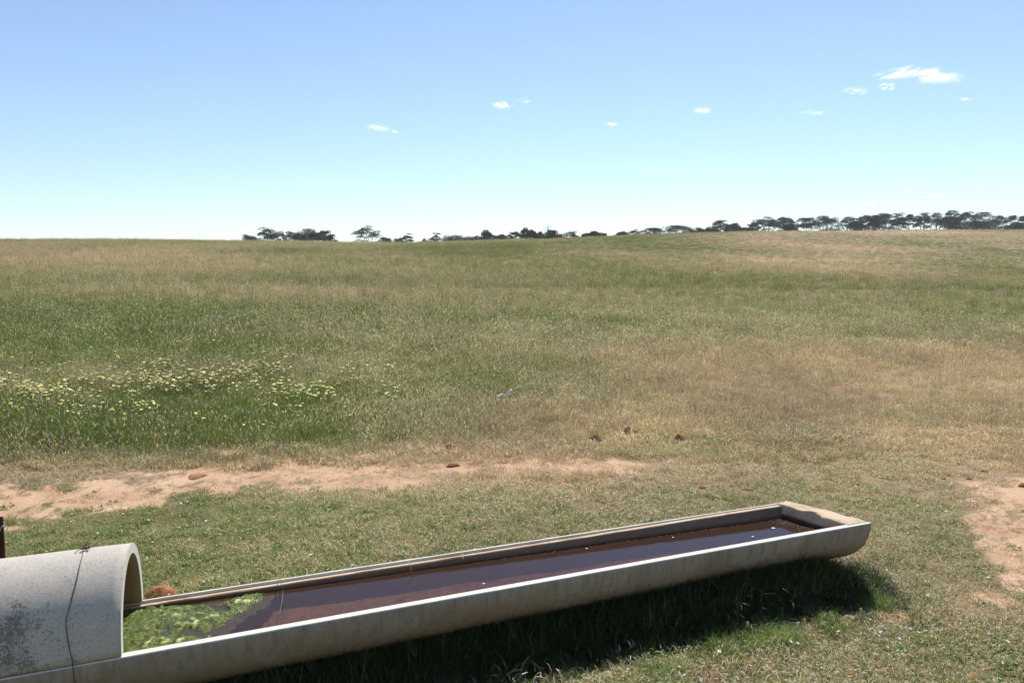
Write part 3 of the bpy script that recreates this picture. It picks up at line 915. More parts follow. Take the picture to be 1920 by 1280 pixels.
# ------------------------------------------------------------------ wires
def tube(path, r, n=6, taper=None):
    V, F = [], []; P = [np.asarray(p, float) for p in path]
    ref = np.array([.13, .21, .97])
    for i, p in enumerate(P):
        d = P[min(i + 1, len(P) - 1)] - P[max(i - 1, 0)]; d = d / (np.linalg.norm(d) + 1e-9)
        a = np.cross(d, ref); a /= np.linalg.norm(a) + 1e-9; b = np.cross(d, a)
        rr = r * (taper(i / (len(P) - 1)) if taper else 1)
        for k in range(n):
            an = 2 * math.pi * k / n; V.append(p + (a * math.cos(an) + b * math.sin(an)) * rr)
    for i in range(len(P) - 1):
        for k in range(n):
            k2 = (k + 1) % n; F.append((i * n + k, i * n + k2, (i + 1) * n + k2, (i + 1) * n + k))
    F += [tuple(reversed(range(n))), tuple(range((len(P) - 1) * n, len(P) * n))]
    return V, F
def spline(pts, n=12):
    P = [np.asarray(p, float) for p in pts]; P = [2 * P[0] - P[1]] + P + [2 * P[-1] - P[-2]]; out = []
    for i in range(1, len(P) - 2):
        for k in range(n):
            t_ = k / n; p0, p1, p2, p3 = P[i - 1:i + 3]
            out.append(.5 * ((2 * p1) + (-p0 + p2) * t_ + (2 * p0 - 5 * p1 + 4 * p2 - p3) * t_ ** 2 + (-p0 + 3 * p1 - 3 * p2 + p3) * t_ ** 3))
    return out + [P[-2]]
M_WIRE = plain("old_fence_wire", (.085, .07, .06), .55, .3, 60)
M_WIRE.node_tree.nodes["Principled BSDF"].inputs['Metallic'].default_value = .5
Rc = wid(-.1) / 2; TOPC = Rc + .058
def on_cover(t_, ang, lift=.0035):
    """ang 0 front seam .. 180 back seam"""
    w = wid(t_); a = math.radians(ang)
    return sec(t_, .5 - .5 * math.cos(a) * (1 + lift * 2 / w), .006 + (w / 2 + .058 + lift) * max(math.sin(a), 0) ** .93)
def t_of(px, py, ang):
    """place along the cover where the line of sight meets the given angle"""
    best = min(np.linspace(TLEFT, 0, 900), key=lambda t_: abs(pix(*on_cover(t_, ang))[0] - px)); return float(best)
wire = empty("tie_wire", tuple(map(float, on_cover(t_of(158, 1040, 88), 88))), "thin dark wire bound round the cover and trough with a twisted knot on top", "wire")
tk = t_of(157, 1040, 92)
keys = [(t_of(150, 0, 70), 70), (t_of(143, 0, 52), 52), (t_of(130, 0, 34), 34), (t_of(124, 0, 26), 26), (t_of(129, 0, 12), 12), (t_of(135, 0, 2), 2)]
path = [on_cover(tk, 92)] + [on_cover(*k) for k in keys]
tw = keys[-1][0]; w = wid(tw)
for an in (6, 20, 36, 54, 72, 90, 120, 150, 174):
    a = math.radians(an); path.append(sec(tw + .004 * math.sin(a), .5 - .5 * math.cos(a) * 1.014, -(w / 2 + .0035) * math.sin(a) - .003))
path += [on_cover(tw + .01, 172), on_cover(tk - .01, 150), on_cover(tk, 120), on_cover(tk, 97)]
V, F = tube(spline(path), .0015); obj("loop", V, F, M_WIRE, wire)
kn = on_cover(tk, 92)
ux = ex; up = np.array([0, 0, 1.]); vw = -ey
kp = []
for k in range(26):
    a = k * .95; kp.append(kn + up * (.006 + .0025 * math.sin(a)) + ux * (.012 * math.cos(a) + .0006 * k) + ey * (.006 * math.sin(a * 1.3)))
V, F = tube(kp, .0015); obj("knot", V, F, M_WIRE, wire)
for ends in ([(.0, 0, .008), (.010, .0, .022), (.019, 0, .038)], [(0, 0, .006), (-.02, .01, .004), (-.032, .03, -.008)],
             [(.004, 0, .008), (.026, -.006, .006), (.044, -.01, .014)], [(-.004, .02, .0), (-.026, .045, -.014), (-.04, .058, -.026)],
             [(0, 0, .006), (.016, .014, -.001), (.012, .024, -.004)]):
    V, F = tube(spline([kn + ux * a + vw * b + up * c_ for a, b, c_ in ends], 6), .0014); obj("loose_end", V, F, M_WIRE, wire)

# long springy wire arching out of the turf into the water
M_TWIG = plain("weathered_wire", (.16, .12, .10), .7, .3, 50)
gp = at(398, 1004)
p_end = at_z(524, 1150, WATER_Z)
mid1 = at_z(450, 1003, .10); mid2 = at_z(498, 1040, .26); mid3 = at_z(527, 1090, RIM + .035)
pth = spline([gp, at_z(420, 1002.5, .06), mid1, at_z(474, 1013, .19), mid2, at_z(516, 1064, .31), mid3, at_z(530, 1112, RIM), p_end, p_end + np.array([-.01, -.02, -.04])])
V, F = tube(pth, .0016); o = obj("bent_wire", V, F, M_TWIG, origin=gp)
tag(o, "thin rusty wire arching from the turf over the back rim into the water", "wire")
M_STRAW = plain("dry_straw", (.62, .50, .26), .7, .15, 60)
for pts_, lb in [([(762, 1050, RIM + .03), (769, 1057, RIM + .02), (771, 1064, RIM - .0), (770, 1072, WATER_Z + .002)], "yellow straw draped over the back rim at the middle of the trough"),
                 ([(867, 1037, RIM + .026), (868, 1042, RIM + .02), (868, 1047, RIM + .012)], "short dark straw lying across the back rim right of the yellow one")]:
    V, F = tube(spline([at_z(*q) for q in pts_], 6), .0016 if 'yellow' in lb else .0011); tag(obj("straw", V, F, M_STRAW if 'yellow' in lb else M_TWIG, origin=at_z(*pts_[0])), lb, "straw")

# ------------------------------------------------------------------ rusty steel picket at the left edge
M_RUST = plain("rusty_steel", (.10, .035, .028), .75, .35, 25, .4)
base = at(-6, 1105)
pk = empty("steel_picket", tuple(map(float, base)), "dark rusty steel fence picket cut by the left edge behind the trough cover", "fence post")
dist = base[1]
topz = at_z(0, 968, 0); # height from the line of sight at the picket's own distance
dx, dy, dz = ray(0, 968); topz = H + dz / dy * dist
hw = .030
V, F = [], []
prof = [(-hw, -.006), (-.004, -.006), (-.004, -.034), (.004, -.034), (.004, -.006), (hw, -.006), (hw, .0), (-hw, .0)]
cxp = dist * (ray(8, 1000)[0] / ray(8, 1000)[1]) - hw
for z in (base[2] - .05, topz):
    for a, b in prof: V.append((cxp + a, dist + b, z + (.004 if (a < 0 and z == topz) else 0)))
F = [(k, (k + 1) % 8, 8 + (k + 1) % 8, 8 + k) for k in range(8)] + [(8, 9, 12, 15), (12, 13, 14, 15), (9, 10, 11, 12)]
obj("post", V, F, M_RUST, pk, smooth=False)
M_GALV = plain("galvanised_wire", (.55, .53, .50), .4, .15)
zz = H + ray(4, 992)[2] / ray(4, 992)[1] * dist
V, F = tube(spline([(cxp - .9, dist - .05, zz - .1), (cxp - .2, dist - .045, zz - .05), (cxp, dist - .042, zz - .025), (cxp + hw + .002, dist - .02, zz + .022), (cxp + hw + .001, dist + .004, zz + .018), (cxp, dist + .006, zz)], 6), .0018)
obj("wire_strand", V, F, M_GALV, pk)

# ------------------------------------------------------------------ dung and clods lying about
def lumpy(name, q, rx, ry, h, mat, seed, label, cat, group, rough=.35, rot=0.0):
    r_ = random.Random(seed); V, F = [], []; nr, na = 7, 20
    ox, oy = r_.uniform(0, 50), r_.uniform(0, 50)
    q = np.array([q[0], q[1], float(terrain(q[0], q[1]))])
    for i in range(nr + 1):
        ph = i / nr * math.pi / 2 * 1.08
        for j in range(na):
            a = 2 * math.pi * j / na; rr = math.cos(ph) if i < nr else 0.02
            n = fbm(ox + math.cos(a) * 1.4 + i * .23, oy + math.sin(a) * 1.4 + i * .31, 4) - .5
            k = 1 + rough * 2.4 * n
            x_, y_ = rr * rx * k * math.cos(a), rr * ry * k * math.sin(a)
            xr, yr = x_ * math.cos(rot) - y_ * math.sin(rot), x_ * math.sin(rot) + y_ * math.cos(rot)
            z_ = h * math.sin(min(ph, math.pi / 2)) * (1 + rough * 3.2 * (fbm(ox + x_ * 26, oy + y_ * 26, 3) - .5)) - .008
            V.append(q + np.array([xr, yr, z_]))
    for i in range(nr):
        for j in range(na):
            j2 = (j + 1) % na; F.append((i * na + j, i * na + j2, (i + 1) * na + j2, (i + 1) * na + j))
    F.append(tuple(nr * na + j for j in range(na)))
    return tag(obj(name, V, F, mat, origin=q), label, cat, group)
def dung_mat(name, a, b, dk):
    t = NT(name); c = t.coord()
    col = t.mix(t.noise(t.mapping(c, (1, 2.5, 1)), 55, 5, .75), a, b)
    col = t.mix(t.ramp(t.noise(c, 38, 5, .7), [(.5, 0.0), (.62, .8)]), col, dk)
    return t.done(t.bsdf(col, .9, t.bump(t.noise(c, 70, 5, .8), 1, .01), .1))
M_DUNG = dung_mat("dried_dung", (.34, .13, .055), (.52, .25, .11), (.10, .035, .02))
M_CLOD = dung_mat("orange_clod", (.44, .21, .10), (.56, .34, .20), (.26, .12, .06))
M_DARK = dung_mat("dark_dung", (.16, .06, .035), (.30, .12, .065), (.05, .025, .02))
DG = "dried dung and clods scattered over the pasture"
for i, (px, py, rx, ry, h, m, lb) in enumerate(pats):
    lumpy("dung_pat" if "clod" not in lb else "clod", at(px, py), rx, ry, h, globals()[m], 40 + i, lb, "dung" if "clod" not in lb else "clod", DG, rot=i * 1.3)
# fibres sticking out of the big pat
q = at(306, 1117)
M_BONE = plain("bleached_white", (.80, .78, .74), .7, .1)
q = at(945, 752)
V, F = tube(spline([q + np.array([-.10, -.05, .03]), q + np.array([-.03, 0, .09]), q + np.array([.03, .01, .08]), q + np.array([.11, .03, .15])], 5), .016, 7, lambda k: .6 + .5 * abs(2 * k - 1) + .3 * math.sin(k * 9))
tag(obj("bleached_stick", V, F, M_BONE, origin=q), "bleached white stick lying alone in the middle of the pasture", "stick")

# ------------------------------------------------------------------ flowers
def flower_mesh(name, r, petals, stem, mats, cup=.25, seed=0):
    r_ = random.Random(seed); V, F, M = [], [], []
    for k in range(petals):
        a = 2 * math.pi * k / petals + r_.uniform(-.1, .1); da = math.pi / petals * .82
        b = len(V); rr = r * r_.uniform(.85, 1.1)
        V += [(0, 0, stem), (rr * .6 * math.cos(a - da), rr * .6 * math.sin(a - da), stem + cup * r * .5), (rr * math.cos(a), rr * math.sin(a), stem + cup * r * r_.uniform(.3, 1)),
              (rr * .6 * math.cos(a + da), rr * .6 * math.sin(a + da), stem + cup * r * .5)]
        F.append((b, b + 1, b + 2, b + 3)); M.append(0)
    b = len(V); c_ = r * .26
    V += [(c_ * math.cos(2.1 * k), c_ * math.sin(2.1 * k), stem + r * .1) for k in range(3)] + [(0, 0, stem + r * .25)]
    F += [(b, b + 1, b + 3), (b + 1, b + 2, b + 3), (b + 2, b, b + 3)]; M += [1] * 3
    b = len(V); s = max(.0008, r * .05)
    V += [(s, 0, -.01), (-s * .5, s * .8, -.01), (-s * .5, -s * .8, -.01), (s, 0, stem), (-s * .5, s * .8, stem), (-s * .5, -s * .8, stem)]
    F += [(b, b + 1, b + 4, b + 3), (b + 1, b + 2, b + 5, b + 4), (b + 2, b, b + 3, b + 5)]; M += [2] * 3
    me = mesh_from(name, V, F, None, False)
    for m in mats: me.materials.append(m)
    me.polygons.foreach_set('material_index', M)
    return me
M_CREAM = plain("petal_cream", (.90, .83, .33), .6, .12, 8)
M_YCENT = plain("flower_centre", (.55, .42, .05), .8)
M_LILAC = plain("petal_lilac", (.74, .68, .74), .6, .08)
M_STEM = plain("flower_stem", (.08, .12, .03), .8)
def put_flowers(name, meshes, pts, label, cat, group, tilt=.35, lift=0.0):
    for i, (x_, y_) in enumerate(pts):
        o = bpy.data.objects.new(name, meshes[i % len(meshes)])
        o.location = (float(x_), float(y_), float(terrain(x_, y_)) + lift)
        o.rotation_euler = (random.gauss(0, tilt), random.gauss(0, tilt), random.uniform(0, 6.28))
        s = random.uniform(.55, 1.2); o.scale = (s, s, s)
        link(o); tag(o, label, cat, group)
wm = [flower_mesh("white_flower", .0092, 6, .064, (M_LILAC, M_YCENT, M_STEM), .3, s) for s in range(4)]
pw = []
while len(pw) < 290:
    px, py = random.uniform(60, 1915), random.uniform(895, 1278)
    if px > 1700 and random.random() < .3: continue
    if fbm(px / 120, py / 60, 3) < .46: continue
    q = at_z(px, py, .03); b_, t_, v_ = in_trough(q[0], q[1], .03)
    if b_ or (t_ < 1.03 and -.35 < v_ < wid(0) + .01): continue
    if dirt(np.array([q[0]]), np.array([q[1]]), np.array([px]), np.array([py]))[0] > .4: continue
    pw.append(q[:2])
put_flowers("white_flower", wm, pw, "tiny pale daisy flower in the short turf around the trough", "flower", "tiny pale flowers in the turf", .4, -.006)
ym = [flower_mesh("yellow_flower", .020, 10, .20, (M_CREAM, M_YCENT, M_STEM), .15, s) for s in range(4)]
yn = []
while len(yn) < 1900:
    px, py = random.uniform(-30, 760), random.gauss(712, 40)
    if not (625 < py < 790): continue
    cen = 735 - px * .065
    if abs(py - cen) > 85 * random.random() + 12: continue
    if px > 660 and random.random() < .6: continue
    if fbm(px / 75 + 3, py / 19, 3) < .40 + .20 * random.random(): continue
    q = at_z(px, py, float(at(px, py)[2]) + .18); yn.append(q[:2])
yn.sort(key=lambda p: p[1])
put_flowers("yellow_flower", ym, yn[:300], "creamy yellow daisy in the drift of flowers across the left pasture", "flower", "yellow daisies in the left pasture", .3, -.012)
def many(name, meshes, pts, label, cat, lift=0.0, tilt=.2, scl=(.8, 1.2)):
    cl = bpy.data.collections.new(name + "_shapes")
    for i, m in enumerate(meshes): cl.objects.link(bpy.data.objects.new("%s_shape_%d" % (name, i), m))
    pts = np.array(pts); n = len(pts); z = terrain(pts[:, 0], pts[:, 1]) + lift
    return scatter(name, np.column_stack([pts, z]), rng.uniform(-3, 3, n), rng.normal(0, tilt, (n, 2)), rng.uniform(*scl, n), rng.integers(0, len(meshes), n), {}, cl, label, cat)
more = list(yn[300:])
for _ in range(1500):      # thin far drifts
    px, py = random.uniform(100, 860), random.gauss(551, 9)
    if random.random() < .35: px, py = random.uniform(0, 1000), random.uniform(520, 660)
    if fbm(px / 90, py / 9, 3) < .56: continue
    q = at(px, py); more.append(q[:2])
many("distant_yellow_flowers", ym, more, "thin far drifts of yellow daisies in the left pasture", "flowers", .02, .16, (.7, 1.3))
# two or three yellow flowers near the trough
ym2 = [flower_mesh("yellow_flower", .010, 9, .05, (M_CREAM, M_YCENT, M_STEM), .2, 9)]
for px, py, lb in [(418, 1004, "single yellow flower in the turf beside the arching wire"), (461, 1033, "single yellow flower in the turf behind the trough right of the cover"),
                   (564, 1030, "small yellow flower in the turf behind the trough between wire and straw"), (1570, 1186, "bright yellow flower at the lit edge of the trough's shadow"), (970, 1010, "faint yellow flower in the turf behind the middle of the trough")]:
    q = at_z(px, py, .05); put_flowers("yellow_flower", ym2, [q[:2]], lb, "flower", None, .2)

# seed heads standing at the edge of the shade
M_SEED = plain("seed_head", (.48, .38, .20), .8, .2, 80)
def seed_stalk(px, py, h, hd, label):
    q = at(px, py); th = Vector((random.gauss(0, .08), random.gauss(0, .05), 1)).normalized(); th = np.array(th)
    root = empty("seed_stalk", tuple(map(float, q)), label, "grass stalk", "seed stalks at the shade's edge")
    V, F = tube([q + th * h * k / 5 + ex * .01 * (k / 5) ** 2 for k in range(6)], .0012, 5); obj("stem", V, F, M_STRAW, root)
    tp = q + th * h + ex * .01
    V, F = tube([tp + th * hd * k / 8 for k in range(9)], .006, 6, lambda k: .25 + 1.0 * math.sin(math.pi * min(1, k * .9 + .1)) ** .7); o = obj("seed_head", V, F, M_SEED, root)
for a in [(1503, 1192, .055, .030, "pale seed head standing left of the tallest one at the shade's edge"), (1552, 1176, .050, .034, "tallest pale seed head in front of the trough's shadow"),
          (1397, 1192, .045, .028, "leftmost seed head at the edge of the trough's shadow"), (1612, 1166, .05, .024, "rightmost seed head near the corner of the shadow"), (1508, 1208, .03, .024, "lowest seed head, beneath the pale one at the shade's edge")]:
    seed_stalk(*a)

# ------------------------------------------------------------------ mallee trees along the skyline
t = NT("mallee_leaves"); c = t.coord()
r1 = t.attr("tone")
col = t.mix(r1, (.045, .047, .034), (.125, .112, .070))
d = t.new("ShaderNodeBsdfDiffuse"); t.l.new(col, d.inputs[0]); tl = t.new("ShaderNodeBsdfTranslucent"); t.l.new(col, tl.inputs[0])
mx = t.new("ShaderNodeMixShader"); mx.inputs[0].default_value = .2; t.l.new(d.outputs[0], mx.inputs[1]); t.l.new(tl.outputs[0], mx.inputs[2])
M_LEAF = t.done(mx.outputs[0])
M_BARK = plain("mallee_bark", (.20, .165, .14), .9, .3, 3)
M_DEAD = plain("bleached_deadwood", (.36, .33, .31), .9, .2, 3)

def tree(cx, w_px, top_py, kind, label, s_dist, seed, cat="tree", nm="mallee_tree", group="mallee trees along the skyline"):
    r_ = random.Random(seed); nr = np.random.default_rng(seed)
    u, st = slope(cx, top_py)
    yc = float(np.interp(u, _u, _yc)); y0 = yc * s_dist; x0 = u * y0
    z0 = float(terrain(x0, y0)); top = H + st * y0; h = max(top - z0, 1.0); w = w_px / FOC * y0
    vis = slope(cx, 455)[1]
    root = empty(nm, (x0, y0, z0 - .1), label, cat, group)
    B = np.array([x0, y0, z0])
    TV, TF = [], []
    def addtube(P, r0, r1_, n=5):
        nonlocal TV, TF
        V, F = tube(P, 1.0, n, lambda k: r0 + (r1_ - r0) * k); b = len(TV); TV += list(V); TF += [tuple(i + b for i in f) for f in F]
    heads = []
    if kind == 'dead':
        for i in range(5):
            a = r_.uniform(-1.2, 1.2); sx = math.sin(a) * w * .45
            P = [B, B + np.array([sx * .25, r_.uniform(-.5, .5), h * .4]), B + np.array([sx * .6, r_.uniform(-1, 1), h * .75]), B + np.array([sx, r_.uniform(-1, 1), h * r_.uniform(.85, 1.0)])]
            S = spline(P, 4); addtube(S, .16, .04)
            for k in range(7):
                q = S[r_.randrange(4, len(S))]; e = q + np.array([r_.uniform(-1, 1) * w * .16, r_.uniform(-.6, .6), r_.uniform(.1, .9)])
                addtube([q, (q + e) / 2 + np.array([0, 0, .12]), e], .05, .02, 4)
        obj("trunk", TV, TF, M_DEAD, root); return root
    dense = {'sparse': .5, 'open': .8, 'dense': 1.5, 'bush': 1.7}[kind]
    nst = {'sparse': 7, 'open': 7, 'dense': 7, 'bush': 4}[kind]
    if w < 4: nst = max(3, nst - 3)
    for i in range(nst):
        f = (i + .5) / nst * 2 - 1; f += r_.uniform(-.15, .15)
        az = r_.uniform(-.9, .9)
        ex_ = f * w * .40; ey_ = math.sin(az) * w * .28
        # umbrella envelope: the middle stems reach highest
        hz = h * (1 - .30 * abs(f) ** 2.2 - r_.uniform(0, .12)) if kind != 'bush' else h * (.92 - .35 * f * f)
        if i == nst // 2: hz = h * .97
        P = [B + np.array([f * .3, r_.uniform(-.2, .2), 0]), B + np.array([ex_ * .25, ey_ * .3, hz * .35]), B + np.array([ex_ * .65, ey_ * .7, hz * .68]), B + np.array([ex_, ey_, hz * .93])]
        S = spline(P, 5); addtube(S, .07 + .009 * h, .03)
        heads.append((S[-1], hz))
        for k in range(3):
            j = r_.randrange(len(S) // 2, len(S) - 1); q = S[j]; g = r_.uniform(-1, 1)
            e = q + np.array([g * w * .15, r_.uniform(-1, 1) * w * .1, r_.uniform(.25, .16 * h + .3)])
            addtube([q, (q + e) / 2 + np.array([g * .1, 0, -.05]), e], .05, .02, 4); heads.append((e, e[2] - z0))
    if kind != 'sparse':
        for k in range({'open': 9 if cx > 1400 else 4, 'dense': 12, 'bush': 14}[kind]):
            f = r_.uniform(-1, 1); heads.append((B + np.array([f * w * .40, r_.uniform(-.25, .25) * w, h * r_.uniform(.3 if kind == 'open' else .12, .82) * (1 - .35 * f * f)]), h * .5))
    obj("trunk", TV, TF, M_BARK, root)
    # crown: umbrella shaped sprays of small leaf clumps
    C, S_, T_ = [], [], []
    cw = max(.5, w * (.16 if kind != 'sparse' else .13))
    for (q, hz) in heads:
        if q[2] > z0 + h: q = q.copy(); q[2] = z0 + h * .97
        a = cw * r_.uniform(.75, 1.35); tone = r_.uniform(.0, .7)
        n = int(45 + 100 * dense * a); n = min(n, 330)
        th = nr.uniform(0, 2 * np.pi, n); rr = np.sqrt(nr.random(n)) * a
        zz_ = (1 - (rr / a) ** 2) * a * .42 - nr.random(n) ** 1.6 * a * (.30 if kind in ('sparse', 'open') else .75)
        pts = np.stack([rr * np.cos(th), rr * np.sin(th), zz_], 1) + nr.normal(0, .07, (n, 3))
        pts += q
        pts[:, 2] = np.minimum(pts[:, 2], z0 + h + nr.normal(0, .06, n) )
        C.append(pts); S_.append(nr.uniform(.08, .20, n)); T_.append(np.clip(tone + nr.normal(0, .25, n), 0, 1))
    C = np.concatenate(C); S_ = np.concatenate(S_); T_ = np.concatenate(T_); n = len(C)
    k1 = nr.normal(0, 1, (n, 3)); k1 /= np.linalg.norm(k1, axis=1)[:, None]; k2 = np.cross(k1, nr.normal(0, 1, (n, 3))); k2 /= np.linalg.norm(k2, axis=1)[:, None]
    Vq = np.stack([C + k1 * S_[:, None], C + k2 * S_[:, None] * .6, C - k1 * S_[:, None], C - k2 * S_[:, None] * .6], 1).reshape(-1, 3)
    Fq = np.arange(4 * n).reshape(n, 4)
    obj("crown", Vq, Fq, M_LEAF, root, smooth=False, attrs={"tone": np.repeat(T_, 4)})
    return root

TREES = [  # centre x, width, top y (photo pixels), kind, distance in crest units, label
 (470, 36, 440, 'sparse', 1.5, "small thin tree at the left tip of the leftmost skyline group"),
 (505, 44, 428, 'open', 1.55, "round-headed tree second from the left in the leftmost group"),
 (538, 32, 430, 'sparse', 1.6, "slim umbrella tree standing over the gap in the leftmost group"),
 (574, 60, 430, 'dense', 1.5, "broad dense tree at the heart of the leftmost group"),
 (606, 28, 429, 'open', 1.55, "small umbrella tree rising right of the broad dense one"),
 (618, 22, 437, 'dense', 1.5, "low leafy tree at the right tip of the leftmost group"),
 (687, 58, 423, 'sparse', 1.45, "lone spreading tree with bare limbs showing under a thin crown"),
 (720, 34, 445, 'bush', 1.5, "low dome-shaped tree touching the lone spreading tree"),
 (746, 24, 446, 'bush', 1.5, "small dome next to the thin tree left of the skyline gap"),
 (763, 26, 438, 'sparse', 1.5, "thin see-through tree just left of the skyline gap"),
 (797, 22, 445, 'sparse', 1.45, "lowest wispy tree right of the skyline gap"),
 (816, 26, 437, 'sparse', 1.5, "wispy tree with one high tuft right of the skyline gap"),
 (852, 56, 441, 'dense', 1.4, "long low dense tree in the group left of centre"),
 (893, 28, 442, 'open', 1.4, "small open tree between a long low one and a tall round one"),
 (914, 26, 432, 'dense', 1.35, "tall round dark tree left of the picture's middle"),
 (940, 30, 440, 'dense', 1.35, "low tree in the dip right of the tall round one"),
 (966, 22, 435, 'open', 1.3, "left-hand small tree of the central group"),
 (985, 20, 427, 'dense', 1.3, "highest narrow-headed tree of the central group"),
 (998, 22, 431, 'dense', 1.3, "short-armed tree right of the highest in the central group"),
 (1012, 20, 434, 'dense', 1.3, "small dark tree left of the dead branches"),
 (1034, 32, 432, 'dense', 1.28, "dark tree under and right of the dead branches"),
 (1067, 40, 434, 'sparse', 1.3, "pale see-through tree right of the central group"),
 (1096, 20, 437, 'bush', 1.3, "small low bushy tree before the round olive one"),
 (1114, 24, 432, 'dense', 1.28, "round-topped tree above the olive bush"),
 (1131, 24, 437, 'bush', 1.25, "olive low bushy tree at the foot of the round-topped one"),
 (1166, 24, 433, 'open', 1.3, "small tree beginning the chain of umbrellas right of centre"),
 (1187, 32, 431, 'sparse', 1.3, "flat umbrella tree with sky showing under it"),
 (1223, 44, 428, 'open', 1.28, "broad umbrella tree with a dark top in the chain"),
 (1275, 56, 424, 'open', 1.25, "widest arched umbrella tree of the chain right of centre"),
 (1313, 22, 428, 'dense', 1.22, "small dark dome right of the widest umbrella"),
 (1335, 26, 427, 'dense', 1.2, "low dome left of the tall two-tier tree"),
 (1350, 32, 414, 'open', 1.2, "tall two-tier umbrella tree leading the right-hand rise"),
 (1377, 30, 418, 'dense', 1.18, "full tree against the right side of the two-tier one"),
 (1401, 26, 426, 'bush', 1.15, "low shrubby tree in the gap before the long right-hand row"),
 (1414, 20, 416, 'open', 1.15, "thin tree opening the long right-hand row"),
 (1439, 42, 407, 'open', 1.12, "first tall umbrella tree of the long right-hand row"),
 (1470, 32, 406, 'open', 1.12, "tall tree with two spiky tips near the row's left end"),
 (1482, 24, 420, 'bush', 1.05, "low round bush at the foot of the spiky tree"),
 (1511, 42, 409, 'open', 1.1, "grey-stemmed spreading tree right of the first gap in the row"),
 (1555, 52, 406, 'open', 1.1, "broad arched tree with many bare stems in the row"),
 (1592, 32, 404, 'sparse', 1.1, "flat-topped thin tree at the notch in the row"),
 (1605, 30, 414, 'dense', 1.06, "lower full tree in front of the flat-topped one"),
 (1620, 28, 404, 'open', 1.1, "tree bridging the notch and the highest crown"),
 (1640, 24, 404, 'dense', 1.08, "dark tree left of the highest crown"),
 (1657, 40, 397, 'dense', 1.1, "highest dense crown at the middle of the right-hand row"),
 (1684, 28, 400, 'open', 1.1, "tree at the right shoulder of the highest crown"),
 (1704, 28, 401, 'open', 1.08, "level-topped tree beside a sky gap in the row"),
 (1731, 32, 400, 'open', 1.08, "umbrella tree right of the sky gap in the row"),
 (1758, 36, 397, 'sparse', 1.1, "long thin umbrella sloping up to the right"),
 (1786, 32, 395, 'open', 1.1, "tallest feathery tree toward the right end of the row"),
 (1779, 46, 406, 'dense', 1.05, "dense lower tree under the tallest feathery crown"),
 (1811, 34, 398, 'open', 1.08, "round umbrella tree above the long dark thicket"),
 (1848, 46, 398, 'open', 1.08, "wide umbrella tree near the right edge, last of the tall ones"),
 (1840, 70, 417, 'bush', 1.0, "long low dark thicket at the foot of the row's right end"),
 (1872, 30, 405, 'sparse', 1.08, "pale airy tree right of the wide umbrella"),
 (1897, 26, 402, 'sparse', 1.08, "wispy tall tree just inside the right edge"),
 (1906, 36, 418, 'bush', 1.02, "low dark bush under the wispy tree at the right edge"),
 (1924, 26, 405, 'open', 1.08, "tree cut by the right edge of the picture"),
 (1965, 60, 404, 'open', 1.1, "tree outside the right edge continuing the row"),
]
for i, (cx_, w_, ty, kd, sd, lb) in enumerate(TREES):
    if cx_ > 1945: continue
    tree(cx_, w_ * 1.25, ty, kd, lb, sd, 100 + i)
tree(1027, 32, 419, 'dead', "bare dead tree whose branches rise above the central group", 1.3, 777, nm="dead_tree")

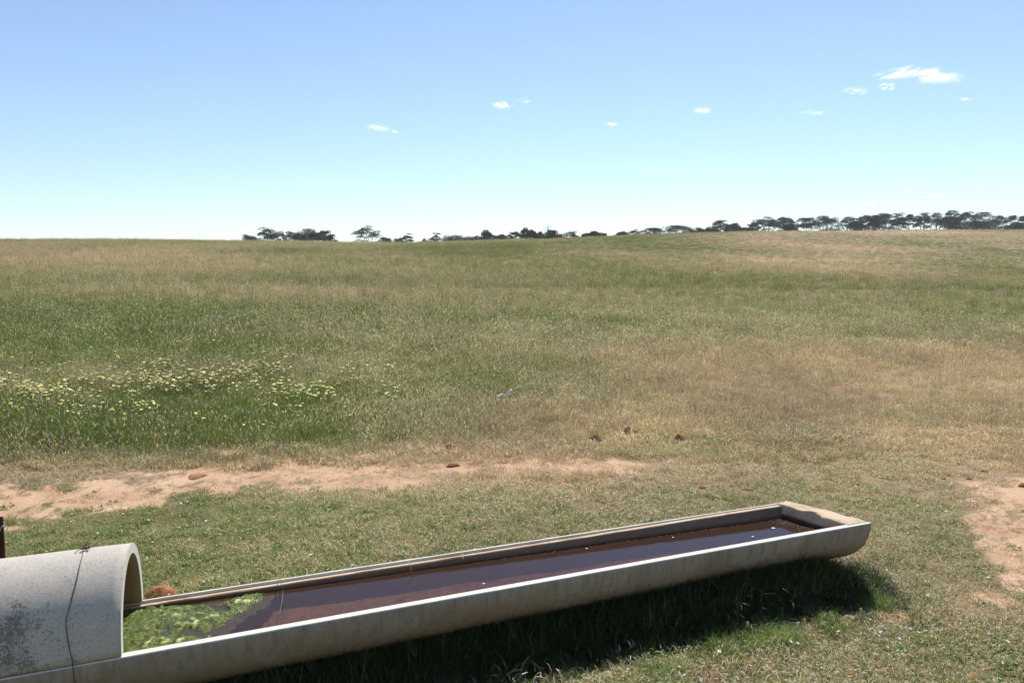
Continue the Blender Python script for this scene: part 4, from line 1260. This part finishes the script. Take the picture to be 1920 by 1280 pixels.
# ------------------------------------------------------------------ small clouds: drifts of bright flecks far away
t = NT("cloud_vapour")
d = t.new("ShaderNodeBsdfDiffuse"); d.inputs[0].default_value = (.96, .96, .97, 1); tl = t.new("ShaderNodeBsdfTranslucent"); tl.inputs[0].default_value = (.96, .96, .97, 1)
mx = t.new("ShaderNodeMixShader"); mx.inputs[0].default_value = .88; t.l.new(d.outputs[0], mx.inputs[1]); t.l.new(tl.outputs[0], mx.inputs[2])
tp = t.new("ShaderNodeBsdfTransparent"); m2 = t.new("ShaderNodeMixShader"); m2.inputs[0].default_value = .85
t.l.new(mx.outputs[0], m2.inputs[1]); t.l.new(tp.outputs[0], m2.inputs[2])
M_CLOUD = t.done(m2.outputs[0])
def cloud(px, py, wpx, hpx, n, label, seed, lean=0.0, dens=1.0):
    nr = np.random.default_rng(seed); D = 3200.0
    dx, dy, dz = ray(px, py); q = np.array([dx / dy * D, D, H + dz / dy * D])
    W, Hh = wpx / FOC * D / 2, hpx / FOC * D / 2
    P = []
    n = int(n * 2.6); m = n * 6
    p = nr.normal(0, 1, (m, 3)) * np.array([.48, .48, .42])
    nx_ = fbm((p[:, 0] + seed) * 2.6, (p[:, 2]) * 3.4 + seed, 5) + .25 * (fbm(p[:, 0] * 9 + seed, p[:, 2] * 7, 3) - .5)
    rad = np.hypot(p[:, 0], p[:, 2])
    keep_ = nx_ > .40 + .16 * rad + nr.normal(0, .02, m)
    flat = p[:, 2] > -.45 - .2 * nr.random(m)
    p = p[keep_ & flat][:n]
    C = q + p * np.array([W, W * .35, Hh]) + np.array([0, 0, 1]) * (p[:, :1] * lean * W)
    s = nr.uniform(.6, 1.7, len(C)) * dens
    nn = np.array([.1, .35, .8]) + nr.normal(0, .16, C.shape); k1 = np.cross(nn, nr.normal(0, 1, C.shape)); k1 /= np.linalg.norm(k1, axis=1)[:, None]; k2 = np.cross(k1, nn); k2 /= np.linalg.norm(k2, axis=1)[:, None]
    V = np.stack([C + k1 * s[:, None], C + k2 * s[:, None], C - k1 * s[:, None], C - k2 * s[:, None]], 1).reshape(-1, 3)
    o = obj("cloud", V, np.arange(4 * len(C)).reshape(-1, 4), M_CLOUD, origin=q, smooth=False)
    return tag(o, label, "cloud", "small fair-weather clouds", "stuff")
for i, c_ in enumerate([(1743, 143, 110, 34, 5200, "largest bright white cloud high at the right", 3, -.05), (1686, 138, 84, 26, 2400, "wispy cloud touching the left side of the largest one", 4, .1),
        (1665, 163, 36, 18, 420, "small torn puff below the largest cloud", 5), (1603, 172, 56, 18, 420, "faint streak left of the largest cloud", 6, -.06),
        (942, 199, 38, 18, 1000, "bright compact puff high over the middle", 7, -.06), (985, 191, 36, 12, 130, "faint wisp right of the compact middle puff", 8, -.15),
        (710, 240, 46, 16, 620, "left-hand cloudlet over the middle left, brightest on its left", 9, -.12), (742, 247, 22, 9, 110, "tiny faint wisp trailing the left-hand cloudlet", 10),
        (1146, 234, 30, 9, 330, "small flat cloudlet right of the middle", 11), (1320, 208, 42, 13, 620, "flat cloudlet between the middle and the largest cloud", 12),
        (1526, 212, 56, 11, 260, "long faint streak below and left of the largest cloud", 13), (1810, 186, 30, 9, 130, "faint fleck right of and below the largest cloud", 14),
        (1750, 368, 48, 12, 420, "low small cloud over the right-hand trees", 15), (1632, 382, 30, 8, 140, "low faint fleck over the row left of the small cloud", 16), (1706, 357, 22, 8, 60, "faintest low fleck above the right-hand trees", 17)]):
    cloud(*c_)

# ------------------------------------------------------------------ thin air haze
V = [(x_, y_, z_) for z_ in (-60, 60) for x_, y_ in ((-700, -300), (700, -300), (700, 900), (-700, 900))]
F = [(0, 3, 2, 1), (4, 5, 6, 7), (0, 1, 5, 4), (1, 2, 6, 5), (2, 3, 7, 6), (3, 0, 4, 7)]
t = NT("air"); pv = t.new("ShaderNodeVolumePrincipled"); pv.inputs['Color'].default_value = (.92, .95, 1, 1); pv.inputs['Density'].default_value = .0002
pv.inputs['Anisotropy'].default_value = .3
t.l.new(pv.outputs[0], t.out.inputs['Volume'])
tag(obj("haze", V, F, t.m, smooth=False), kind="stuff", label="thin pale haze over the pasture")
